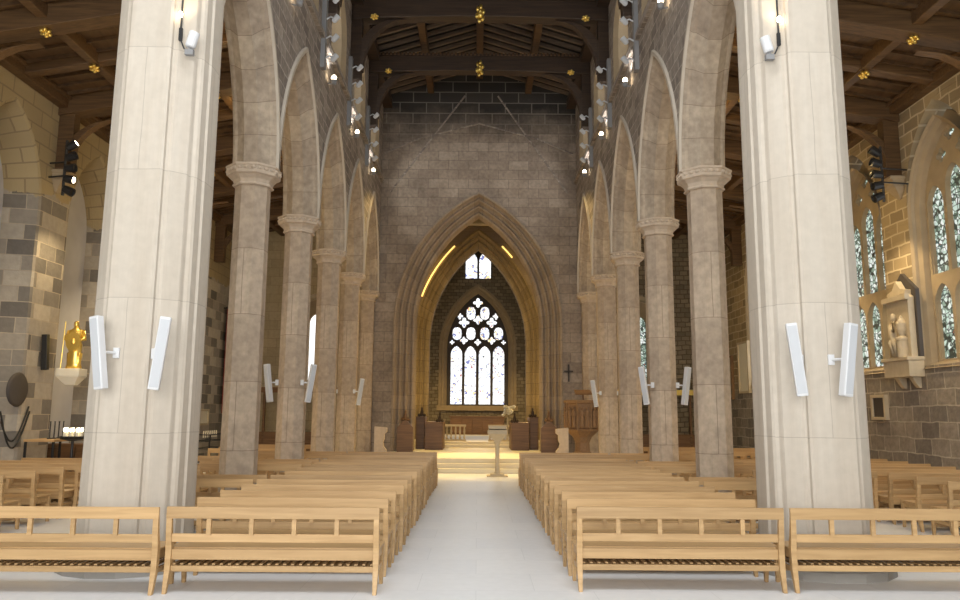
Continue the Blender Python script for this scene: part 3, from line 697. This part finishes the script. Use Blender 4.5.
# ================================================================== LAMPS
def uplight(s, side):
    x, y, z = s*3.56, 8.66, 6.2
    t = thing('pier_uplight', (x, y, z), 'white can spotlight with black cable, lit, high on the %s pier' % side, 'spotlight')
    rot = Matrix.Rotation(s*-.25, 4, 'Y')
    b = MB(); b.rings([[tuple(rot @ Vector((r*math.cos(2*PI*j/14), r*math.sin(2*PI*j/14), zz))) for j in range(14)] for r, zz in ((.05, 0), (.062, .02), (.062, .20), (.056, .20), (.05, .15))]); b.build('can', 'white', t)
    b = MB(); b.box(-.05, .05, -.03, .03, -.10, -.03); b.box(-.015, .015, -.015, .015, -.04, .03); b.build('bracket', 'grey', t)
    b = MB(); b.box(s*.13-.02, s*.13+.02, -.0, .03, .10, .26); b.tube([(s*.13, .01, .2), (s*.13, .01, 1.1)], .012, 6); b.tube([(0, 0, -.06), (s*.08, .02, .0), (s*.13, .01, .12)], .01, 6); b.build('cable', 'black', t)
    b = MB(); b.ball((s*.13, -.03, .42), .028, .028, .04); b.build('bulb', 'bulb', t)
    spot('uplight_beam', (x, y-.03, z+.3), (x+s*.25, y+.02, z+2.5), 14, WARM, 80)
uplight(-1, 'left'); uplight(1, 'right')

def spot_bar(x, y, z, s, label):
    t = thing('spotlight_bar', (x, y, z), label, 'spotlight bar', group='spotlight bars of the clerestory')
    b = MB(); b.box(-.05, .05, -.09, .09, 0, 2.0); b.build('backplate', 'grey', t)
    for k in range(4):
        h = MB(); zz = .25+.48*k
        m_ = Matrix.Translation((-s*.26, -.02, zz)) @ Matrix.Rotation(s*-.9, 4, 'Y') @ Matrix.Rotation(.4, 4, 'X')
        h.rings([[tuple(m_ @ Vector((r*math.cos(2*PI*j/10), r*math.sin(2*PI*j/10), q))) for j in range(10)] for r, q in ((.035, -.10), (.06, -.07), (.065, .09), (.055, .09), (.045, .06))])
        h.tube([(-s*.04, 0, zz), (-s*.14, 0, zz+.06), (-s*.24, -.02, zz)], .018, 6); h.build('spotlight', 'grille', t)
nb = ['first', 'second', 'third', 'fourth', 'fifth']
for s, side in ((-1, 'left'), (1, 'right')):
    for i, y in enumerate(COLY[:4]):
        spot_bar(s*(XI-.05), y-.3, 9.55, s, 'pale bar of four white spotlights on the %s clerestory wall above the %s column' % (side, nb[i]))
        yb = y+.45
        t = thing('wall_lamp', (s*(XI-.16), yb, 9.62), 'small lit bulb on the %s wall just beyond the %s spotlight bar' % (side, nb[i]), 'lamp', group='lit bulbs below the clerestory')
        b = MB(); b.ball((0, 0, .05), .06, .06, .07); b.build('bulb', 'bulb', t)
        b = MB(); b.lathe([(.03, -.12), (.06, -.1), (.07, 0), (.05, 0)], 10); b.tube([(0, 0, -.08), (s*.08, 0, -.1), (s*.14, 0, -.08)], .015, 6); b.build('lamp_holder', 'grey', t)
        spot('wall_lamp_beam', (s*(XI-.2), yb, 9.8), (s*(XI-.0), yb+.05, 11.3), 28, DAY, 100)
# black spotlight clusters on the aisle corbels, lit warm
for s, side in ((-1, 'left'), (1, 'right')):
    for i, y in enumerate(COLY[:4]):
        t = thing('corbel', (s*XW, y, 6.65), 'moulded stone corbel under a roof brace on the %s aisle wall, %s from the camera' % (side, nb[i]), 'corbel')
        b = MB(); b.rings([[(-s*d, -w_, z), (0, -w_, z), (0, w_, z), (-s*d, w_, z)] for d, w_, z in ((.04, .05, 0), (.12, .12, .12), (.22, .18, .26), (.28, .21, .30), (.28, .21, .40), (.33, .24, .42), (.33, .24, .49))]); b.build('bracket_stone', 'tracery', t, bevel=.01)
        t = thing('spotlight_cluster', (s*(XW-(.62 if s > 0 else .40)), y-.42, 6.62), 'cluster of black spotlights beside the %s corbel of the %s aisle wall' % (nb[i], side), 'spotlight cluster', group='black spotlight clusters in the aisles')
        b = MB(); b.tube([(0, 0, -.15), (0, 0, 1.12)], .03, 6); b.tube([(0, 0, .3), (s*(.62 if s > 0 else .40), .1, .3)], .018, 6); b.tube([(0, 0, .62), (s*(.62 if s > 0 else .40), .1, .62)], .018, 6); b.build('pole', 'black', t)
        for k in range(5):
            h = MB(); zz = -.05+.26*k; m_ = Matrix.Translation((-s*.14, -.03, zz)) @ Matrix.Rotation(s*(-2.0+.25*k), 4, 'Y')
            h.rings([[tuple(m_ @ Vector((r*math.cos(2*PI*j/10), r*math.sin(2*PI*j/10), q))) for j in range(10)] for r, q in ((.05, -.13), (.085, -.10), (.10, .11), (.08, .11), (.07, .07))])
            h.tube([(0, 0, zz), (-s*.08, -.02, zz+.03)], .014, 6); hd = h.build('spotlight', 'black', t)
            if k in (1, 4) and s < 0:
                m2 = m_ @ Matrix.Translation((0, 0, .09)); q = MB(); q.rings([[tuple(m2 @ Vector((.065*math.cos(2*PI*j/10), .065*math.sin(2*PI*j/10), z))) for j in range(10)] for z in (0, .01)]); q.build('lens', 'bulb', hd)
        spot('aisle_wash', (s*(XW-.9), y-.5, 6.9), (s*(XW-1.9), y+1.2, 9.0), 34 if s > 0 else 16, AMB, 120)
        spot('aisle_down', (s*(XW-.9), y-.4, 6.4), (s*(XW-1.6), y+.5, 0), 260, WARM, 120)
        spot('aisle_wall_wash', (s*(XW-2.2), y+.6, 6.9), (s*XW, y+1.5, 4.8), 62 if s > 0 else 34, AMB, 130)

# gilded bosses
def boss(x, y, z, w_, h, label, group):
    b = MB()
    b.ball((0, -.04, 0), w_*.55, .07, h*.42, 10, 6)
    for i in range(6):
        a = PI/3*i + .3
        b.ball((w_*.62*math.cos(a), -.03, h*.62*math.sin(a)), w_*.36, .05, h*.26, 8, 5)
    b.ball((0, -.08, h*.12), w_*.3, .07, h*.2, 8, 5)
    o = b.build('gilded_boss', 'gold', smooth=True, label=label, cat='roof boss', group=group); o.location = (x, y, z); return o
for i, y in enumerate(TIE):
    boss(0, y-.27, 12.9, .15, .34, 'large gilded carved boss at the middle of the %s nave tie beam' % nb[i], 'gilded bosses of the nave roof')
    for s, side in ((-1, 'left'), (1, 'right')):
        boss(s*2.98, y-.23, 12.80, .13, .11, 'small gilded boss near the %s end of the %s nave tie beam' % (side, nb[i]), 'gilded bosses of the nave roof')
for s, side in ((-1, 'left'), (1, 'right')):
    for i, y in enumerate([13.0, 14.75, 16.5, 18.25, 20.0, 21.7]):
        for x, w2 in ((8.0, 'outer'), (6.1, 'inner')):
            zz = 9.75 + (x-XO)/(XW-XO)*(-0.9)
            bz = zz-.42 if i % 2 == 0 else zz-.28
            o = boss(s*x, y-.02, bz-.02, .12, .12, 'small gilded boss on the %s purlin of the %s aisle roof, %s from the camera' % (w2, side, (nb+['sixth'])[i]), 'gilded bosses of the aisle roofs')
            o.rotation_euler = (math.radians(60), 0, 0)
    for i, (x, y) in enumerate(((5.6, 13.9), (5.6, 17.4), (5.6, 21.0))):
        t = thing('aisle_ceiling_lamp', (s*x, y, 9.1), 'small lit lamp fixed under the %s aisle roof, %s from the camera' % (side, nb[i]), 'lamp')
        b = MB(); b.lathe([(.05, .40), (.07, .38), (.08, .08), (.06, .02)], 10); b.build('lamp_body', 'black', t)
        b = MB(); b.ball((0, 0, 0), .06, .06, .05); b.build('bulb', 'bulb', t)
        point('aisle_lamp_glow', (s*x, y, 8.9), 22, AMB)

# ================================================================== FIGURES / MONUMENTS
def figure(mb, c, h, wd=0.17, dep=0.11, bow=0.0):
    """a robed standing figure as one lofted body with arms and head"""
    x, y, z = c
    def E(px, py, pz, rx, ry): return [(x+px+rx*math.cos(2*PI*j/12), y+py+ry*math.sin(2*PI*j/12), z+pz) for j in range(12)]
    k = h
    mb.rings([E(0, 0, 0, wd*.95, dep*.9), E(0, 0, .1*k, wd*.8, dep*.8), E(0, 0, .28*k, wd*.72, dep*.75), E(0, 0, .5*k, wd*.78, dep*.85), E(0, 0, .58*k, wd*.62, dep*.72), E(0, 0, .72*k, wd*.85, dep*.9), E(0, 0, .80*k, wd*.9, dep*.75), E(0, 0, .84*k, wd*.4, dep*.45), E(0, 0, .88*k, wd*.28, dep*.38)])
    mb.ball((x, y-.02*k, z+.93*k), .075*k*.72, .075*k*.8, .075*k)
    for sgn in (-1, 1):
        mb.tube([(x+sgn*wd*.8, y, z+.79*k), (x+sgn*wd*1.15, y-dep*.3, z+.62*k), (x+sgn*wd*.45, y-dep*1.2, z+.56*k)], [wd*.26, wd*.24, wd*.15], 8)
# golden statue with shield on the left aisle wall
st = t = thing('gilded_statue', (-9.28, 17.3, 2.45), 'gilded armoured statue with shield on a pale bracket, left aisle wall', 'statue')
b = MB(); figure(b, (0, 0, .30), 1.22, .23, .16)
b.tube([(-.1, -.02, .3), (-.12, 0, .7)], [.07, .09], 8); b.tube([(.1, -.02, .3), (.12, 0, .7)], [.07, .09], 8); b.build('figure', 'gold', t, smooth=True)
b = MB(); b.rings([[(.07+.20*math.cos(2*PI*j/14), -.24-.04*q, .98+.25*math.sin(2*PI*j/14)) for j in range(14)] for q in (0, 1)]); b.ball((.07, -.28, .98), .07, .04, .08); b.build('shield', 'gold', t)
b = MB(); b.tube([(-.27, -.15, .3), (-.25, -.12, 1.5)], .014, 6); b.build('spear', 'gold', t)
b = MB(); b.box(-.36, .27, -.22, .22, .10, .30); b.rings([[(-.36*q, -.22*q, z), (.27*q, -.22*q, z), (.27*q, .22*q, z), (-.36*q, .22*q, z)] for q, z in ((.4, -.12), (.85, .05), (1.0, .10))]); b.build('pedestal', 'tablet', t, bevel=.015)
spot('statue_lamp', (-8.5, 16.3, 2.7), (-9.2, 17.3, 3.2), 70, WARM, 50)
st.scale = (.85, .85, .9)
t = thing('wall_speaker', (-9.50, 16.55, 2.65), 'slim black loudspeaker tilted on the wall left of the gilded statue', 'loudspeaker')
b = MB(); b.box(-.06, .06, -.06, .06, 0, .78, Matrix.Rotation(.12, 4, 'X')); b.build('cabinet', 'black', t, bevel=.01); b = MB(); b.tube([(0, -.03, .4), (-.1, -.03, .4)], .02, 6); b.build('bracket', 'black', t)
b = MB(); b.lathe([(.34, 0), (.36, .03), (.30, .07), (0.02, .08)], 24); o = b.build('round_wall_plaque', 'slate', label='round black plaque low on the left aisle wall at the photo edge', cat='plaque', smooth=True)
o.location = (-9.6, 15.75, 2.2); o.rotation_euler = (0, PI/2, 0)
b = MB(); b.tube([(-9.57, 15.3+.9*i/20, 1.55-.55*math.sin(PI*i/20)+.3*(i/20)) for i in range(21)], .018, 6); b.tube([(-9.57, 15.25+1.0*i/20, 1.75-.75*math.sin(PI*i/20)) for i in range(21)], .018, 6)
b.build('hanging_cable', 'black', label='black cable looped in swags on the left aisle wall below the round plaque', cat='cable')
# votive stand and small table near the left aisle wall
t = thing('votive_stand', (-8.52, 16.1, 0), 'dark iron votive stand with a tray of lit candles, left aisle', 'candle stand')
b = MB(); b.tube([(0, 0, .03), (0, 0, 1.15)], .03, 8); b.lathe([(.25, 0), (.25, .03), (.04, .05)], 16); b.build('pole', 'black', t)
b = MB(); b.lathe([(.08, 1.14), (.24, 1.18), (.26, 1.24), (.24, 1.24), (.22, 1.20)], 18); b.build('tray', 'black', t)
for k in range(10):
    a = 2*PI*k/9; rr_ = .17 if k < 9 else 0
    b = MB(); b.lathe([(.025, 1.20), (.025, 1.33)], 8, c=(rr_*math.cos(a), rr_*math.sin(a), 0)); cn = b.build('candle', 'wax', t)
    b = MB(); b.ball((rr_*math.cos(a), rr_*math.sin(a), 1.37), .022, .022, .045, 8, 5); b.build('flame', 'flame', cn)
point('votive_glow', (-8.5, 16.1, 1.6), 8, WARM)
t = thing('side_table', (-9.15, 16.65, 0), 'pale wooden side table with slim dark legs by the left aisle wall', 'table')
b = MB(); b.box(-.32, .32, -.7, .7, 1.12, 1.17); b.build('table_top', 'oak', t, bevel=.006)
for x, y in ((-.29, -.66), (.29, -.66), (-.29, .66), (.29, .66)):
    b = MB(); b.box(x-.02, x+.02, y-.02, y+.02, 0, 1.12); b.build('leg', 'black', t)
for k in range(4):
    b = MB(); b.lathe([(.05, 0), (.05, .02), (.014, .03), (.014, .36), (.03, .37)], 8)
    o = b.build('candlestick', 'black', label='slim dark candlestick on the side table in the left aisle, %s from the camera' % nb[k], cat='candlestick', group='candlesticks on the side table'); o.location = (-9.1, 16.25+.17*k, 1.17)
for k, (x, y, w_, lab) in enumerate(((-8.98, 17.6, .5, 'brown wooden cupboard right of the votive stand, left aisle'), (-9.72, 17.75, .75, 'brown wooden cupboard behind the side table, in the left aisle recess'))):
    t = thing('oak_cupboard', (x, y, 0), lab, 'cupboard')
    b = MB(); b.box(-w_/2, w_/2, 0, .5, 0, 1.0); b.build('body', 'brown', t, bevel=.01)
    for q in (-1, 1):
        b = MB(); b.box(min(0, q*(w_/2-.03))+.01, max(0, q*(w_/2-.03))-.01, -.02, 0, .08, .92); d = b.build('door', 'brown', t, bevel=.005)
        b = MB(); b.ball((q*.05, -.035, .52), .018, .018, .018, 8, 5); b.build('knob', 'black', d)

# wall monument on the right aisle wall: projects towards the nave (-x)
mon = t = thing('wall_monument', (9.60, 16.6, 2.62), 'carved buff stone memorial with a pediment and a seated mourner, right aisle wall', 'monument')
b = MB(); b.plate([(-.62, .35), (.62, .35), (.62, 1.78), (.5, 1.85), (.5, 1.95), (.22, 2.0), (0, 2.2), (-.22, 2.0), (-.5, 1.95), (-.5, 1.85), (-.62, 1.78)], [], lambda u, z, q: (-q, u, z), 0.012, .26); b.build('slab', 'monument', t, bevel=.01)
b = MB(); b.box(-.40, -.002, -.72, .72, .0, .42); b.box(-.45, -.002, -.76, .76, .36, .44); b.build('plinth', 'monument', t, bevel=.015)
b = MB(); b.box(-.36, -.24, -.68, .68, 1.72, 1.84); b.build('cornice', 'monument', t, bevel=.01)
b = MB(); b.plate([(-.74, .42), (.74, .42), (.74, 1.95), (0, 2.38), (-.74, 1.95)], [], lambda u, z, q: (-q, u, z), 0.0, .10); b.build('backing_slab', 'slate', t)
b = MB()   # mourner leaning on an urn pedestal
b.tube([(-.30, .12, .48), (-.34, .10, .75), (-.33, .16, 1.0), (-.32, .2, 1.18)], [.17, .14, .12, .13], 10)
b.ball((-.34, .1, 1.36), .085, .085, .105); b.tube([(-.34, .18, 1.2), (-.40, .02, 1.05), (-.38, .04, 1.28)], [.05, .045, .035], 8)
b.tube([(-.32, .12, .80), (-.42, -.06, .82), (-.40, -.08, .48)], [.1, .085, .05], 8); b.tube([(-.32, .2, .80), (-.44, .08, .78), (-.42, .06, .48)], [.1, .085, .05], 8)
b.build('mourner', 'monument', t, smooth=True)
b = MB(); b.lathe([(.14, .44), (.14, .80), (.17, .83), (.17, .87), (.06, .92), (.12, 1.05), (.14, 1.2), (.07, 1.3), (.02, 1.38)], 12, c=(-.33, -.32, 0)); b.build('urn', 'monument', t)
for y in (-.4, .4):
    b = MB(); b.rings([[(-d, y-.1, z), (0, y-.1, z), (0, y+.1, z), (-d, y+.1, z)] for d, z in ((.06, -.24), (.16, -.12), (.24, 0))]); b.build('bracket', 'monument', t, bevel=.01)
mon.scale = (.85, .70, .98)
# tablets
def tablet(loc, w_, h, mat, fr, label, s, cat='tablet'):
    t = thing('memorial_tablet', loc, label, cat)
    b = MB(); b.box(min(0, -s*.06), max(0, -s*.06), -w_/2, w_/2, 0, h); b.build('slab', mat, t, bevel=.006)
    b = MB()
    for y0, y1, z0, z1 in ((-w_/2-.07, -w_/2, -.07, h+.07), (w_/2, w_/2+.07, -.07, h+.07), (-w_/2, w_/2, -.07, 0), (-w_/2, w_/2, h, h+.07)): b.box(min(0, -s*.1), max(0, -s*.1), y0, y1, z0, z1)
    b.build('frame', fr, t, bevel=.006); return t
tablet((9.6, 26.9, 2.6), .9, 1.7, 'tablet', 'monument', 'tall white marble memorial tablet on the right aisle wall between column and pier', 1)
tablet((9.6, 28.6, 2.4), .8, 1.5, 'monument', 'carved', 'framed brown memorial tablet beyond the white one on the right aisle wall', 1)
tablet((9.6, 17.95, 1.75), .5, .45, 'slate', 'monument', 'small dark plaque low on the right aisle wall beneath the window', 1)
tablet((-9.6, 26.5, 1.35), .75, .42, 'tablet', 'monument', 'small white notice above the candle rack on the left aisle wall', -1, 'notice')
# banner and candle rack left
t = thing('hanging_banner', (-9.45, 28.6, 5.6), 'dark red hanging banner at the far end of the left aisle wall', 'banner')
b = MB()
rr2 = [[(-.02+.04*math.sin(i*1.4), -.5+i*.1, z) for i in range(11)] + [(.0+.04*math.sin(i*1.4), -.5+i*.1, z) for i in range(10, -1, -1)] for z in (-3.9, 0)]
b.rings(rr2); b.build('cloth', 'red', t); b = MB(); b.tube([(0, -.6, .02), (0, .6, .02)], .03, 6); b.tube([(0, -.5, .02), (-.15, -.5, .02)], .02, 6); b.tube([(0, .5, .02), (-.15, .5, .02)], .02, 6); b.build('rod', 'black', t)
t = thing('candle_rack', (-9.0, 25.7, 0), 'black iron candle rack below the white notice, left aisle', 'candle rack')
b = MB()
for x in (-.25, .25):
    for y in (-.7, .7): b.tube([(x, y, 0), (x, y, 1.0)], .018, 6)
for z in (.55, .8, 1.0):
    b.tube([(-.25, -.7, z), (.25, -.7, z), (.25, .7, z), (-.25, .7, z), (-.25, -.7, z)], .018, 6)
b.build('frame', 'black', t)
for k in range(7):
    b = MB(); b.lathe([(.022, .9), (.022, 1.12)], 8, c=(-.0, -.6+.2*k, 0)); b.build('candle', 'wax', t)
# wooden screens at the aisle ends
for s, side in ((-1, 'left'), (1, 'right')):
    t = thing('chapel_screen', (s*6.6, 29.3, 0), 'dark panelled wooden screen across the far end of the %s aisle' % side, 'screen')
    b = MB(); b.box(-2.3, 2.3, 0, .1, 0, 1.0); b.build('panelling', 'brown', t)
    for k in range(8):
        x = -2.3 + k*4.6/7; b = MB(); b.box(x-.04, x+.04, -.02, .12, 0, 2.5); b.build('post', 'brown', t)
    b = MB(); b.box(-2.36, 2.36, -.05, .16, 2.5, 2.7); b.build('cornice', 'gold' if s > 0 else 'brown', t)

# ================================================================== CHANCEL FURNITURE
# ambo
t = thing('stone_ambo', (0.58, 21.75, 0), 'pale stone lectern with a cup-shaped head on a slender stem, beside the steps', 'lectern')
b = MB(); b.box(-.30, .30, -.22, .22, 0, .035); b.box(-.20, .20, -.16, .16, .035, .08); b.build('foot', 'monument', t, bevel=.01)
b = MB(); b.lathe([(.09, .08), (.065, .16), (.06, .85), (.09, .95)], 12); b.build('stem', 'monument', t)
b = MB(); b.rings([[(-w_, -d, z), (w_, -d, z), (w_, d, z), (-w_, d, z)] for w_, d, z in ((.07, .07, .93), (.10, .10, 1.0), (.22, .18, 1.13), (.28, .22, 1.19), (.28, .22, 1.29), (.26, .2, 1.31))])
b.build('head', 'monument', t, bevel=.015)
b = MB(); b.box(-.25, .25, -.2, .2, -.05, .03, Matrix.Translation((0, 0, 1.36)) @ Matrix.Rotation(-.12, 4, 'X')); b.build('book_rest', 'monument', t)
# stalls
def poppy(mb, x, y, z, k=1.0):
    mb.ball((x, y, z+.10*k), .05*k, .045*k, .11*k); mb.ball((x-.07*k, y, z+.04*k), .05*k, .04*k, .05*k); mb.ball((x+.07*k, y, z+.04*k), .05*k, .04*k, .05*k); mb.ball((x, y, z+.22*k), .03*k, .03*k, .06*k)
for s, side in ((-1, 'left'), (1, 'right')):
    for k, (x0, x1, y0, hh, lab) in enumerate(((1.28, 1.95, 28.4, 1.02, 'inner choir stall front'), (2.0, 2.34, 29.0, 1.22, 'outer choir stall'))):
        t = thing('choir_stall', (0, 0, .4 if True else 0), 'dark oak %s with carved poppyhead on the %s of the chancel' % (lab, side), 'choir stall')
        b = MB(); xa, xb = sorted((s*x0, s*x1))
        b.box(xa, xb, y0, y0+.08, 0, hh); b.build('end_panel', 'brown', t, bevel=.01)
        b = MB(); xf = s*x0; b.box(min(xf, xf+s*.06), max(xf, xf+s*.06), y0+.08, 30.3, 0, hh-.05); b.build('front_panel', 'brown', t, bevel=.01)
        b = MB(); b.box(xa, xb, y0+.05, 30.3, hh-.05, hh); b.build('desk_top', 'brown', t)
        b = MB(); poppy(b, s*(x0+.12), y0+.04, hh, 1.3); b.build('poppyhead', 'darkoak', t, smooth=True)
    t = thing('bench_end', (s*2.52, 26.6, .4), 'tall oak desk end with a carved finial beside the %s jamb of the chancel arch' % side, 'stall end')
    b = MB(); b.plate([(-.28, 0), (.28, 0), (.28, .85), (.18, .95), (.10, 1.05), (0, 1.1), (-.10, 1.05), (-.18, .95), (-.28, .85)], [], lambda u, z, q: (u, q, z), 0, .09); b.build('panel', 'brown', t, bevel=.01)
    b = MB(); b.box(-.25, .25, .09, .42, 0, .08); b.build('foot', 'brown', t)
    b = MB(); poppy(b, 0, .045, 1.09, 1.3); b.build('finial', 'brown', t, smooth=True)
# curved stair end of the pulpit / twin block on the left
for s, side in ((-1, 'left'), (1, 'right')):
    t = thing('curved_screen_end', (s*(2.72 if s > 0 else 3.12), 24.3 if s > 0 else 24.6, .4), 'scrolled pale stone screen end at the %s of the dais' % side, 'screen end')
    b = MB(); pr = [(-.40, 0), (.40, 0), (.40, .18), (.22, .28), (.16, .42), (.26, .52), (.24, .68), (.40, .74), (.40, .88), (-.40, .92)]
    b.plate([(-s*u if s > 0 else u, z) for u, z in pr], [], lambda u, z, q: (u*.5, q, z), 0, .16); recalc(b.build('panel', 'capital', t, bevel=.015))
    b = MB(); b.box(-.22, .22, -.02, .18, -.0, .04); b.build('foot', 'capital', t)
# pulpit
t = thing('carved_pulpit', (3.48, 25.2, .4), 'carved brown pulpit with figures in niches beside the right arcade', 'pulpit')
R8 = oct_(.52)
b = MB(); b.lathe([(.34, 0), (.34, .08), (.26, .14), (.24, .42), (.32, .6), (R8*.95, .80), (R8*1.06, .84)], 8, PI/8); b.build('base', 'carved', t, bevel=.01)
b = MB(); b.lathe([(R8, .84), (R8, 1.72)], 8, PI/8); b.build('body', 'carved', t)
b = MB(); b.lathe([(R8*1.0, 1.70), (R8*1.1, 1.72), (R8*1.14, 1.80), (R8*1.0, 1.82)], 8, PI/8); b.lathe([(R8*1.08, .82), (R8*1.12, .86), (R8*1.0, .90)], 8, PI/8)
for i in range(8):
    a = PI/8 + PI/4*i; b.tube([(R8*1.0*math.cos(a), R8*1.0*math.sin(a), .86), (R8*1.0*math.cos(a), R8*1.0*math.sin(a), 1.74)], .035, 6)
b.build('cornice', 'carved', t)
for i in range(8):
    a = PI/4*i; m_ = Matrix.Rotation(a + PI/2, 4, 'Z') @ Matrix.Translation((0, -.55, 0))
    f_ = MB()
    for sx in (-.075, .085): figure(f_, (sx, 0, .92), .66, .085, .06)
    ring = [m_ @ Vector(p) for p in f_.v]; f_.v = [tuple(p) for p in ring]
    f_.build('carved_figures', 'carved', t, smooth=True)
b = MB(); b.box(-.27, .27, -.20, .20, 0, .04, Matrix.Translation((0, -.30, 2.05)) @ Matrix.Rotation(.35, 4, 'X')); b.tube([(0, -.35, 1.8), (0, -.32, 2.05)], .03, 6); b.build('book_rest', 'brown', t)
b = MB(); b.box(-.03, .03, 0, .04, -.30, .32); b.box(-.16, .16, 0, .04, .04, .10)
o = b.build('wall_cross', 'slate', label='small dark wooden cross on the wall above the pulpit', cat='cross'); o.location = (3.28, gy-.05, 3.2)
# altar rails, altar, flowers
for s, side in ((-1, 'left'), (1, 'right')):
    t = thing('altar_rail', (s*.98, 31.6, .6), 'pale altar rail with turned balusters on the %s of the sanctuary opening' % side, 'altar rail')
    b = MB(); b.box(-.52, .52, -.07, .07, .60, .68); b.build('handrail', 'monument', t, bevel=.01)
    b = MB(); b.box(-.52, .52, -.06, .06, 0, .08); b.build('foot_rail', 'monument', t)
    for k in range(6):
        b = MB(); b.lathe([(.03, .08), (.045, .14), (.025, .2), (.045, .4), (.03, .55), (.04, .6)], 8, c=(-.45+.18*k, 0, 0)); b.build('baluster', 'monument', t)
t = thing('altar', (0, 41.0, .6), 'low altar with brown wooden front panels beneath the east window', 'altar')
b = MB(); b.box(-1.45, 1.45, 0, .7, 0, .92); b.build('body', 'brown', t)
for k in range(5): b = MB(); b.box(-1.38+.56*k, -.86+.56*k, -.03, 0, .08, .84); b.build('front_panel', 'brown', t, bevel=.01)
b = MB(); b.box(-1.52, 1.52, -.05, .75, .92, .98); b.build('altar_top', 'brown', t)
t = thing('flower_arrangement', (1.55, 38.6, .6), 'white flower arrangement on a tall stand right of the altar', 'flowers')
b = MB(); b.tube([(0, 0, 0), (0, 0, .95)], .04, 8); b.lathe([(.2, 0), (.2, .03), (.05, .05)], 12); b.build('stand', 'monument', t)
b = MB()
for k in range(26):
    a = random.uniform(0, 2*PI); e = random.uniform(-.3, 1.3); r0 = random.uniform(.1, .36)
    b.ball((r0*math.cos(a), r0*.6*math.sin(a), 1.15+.35*math.sin(e)), .09, .09, .08, 8, 5)
b.build('blooms', 'wax', t, smooth=True)
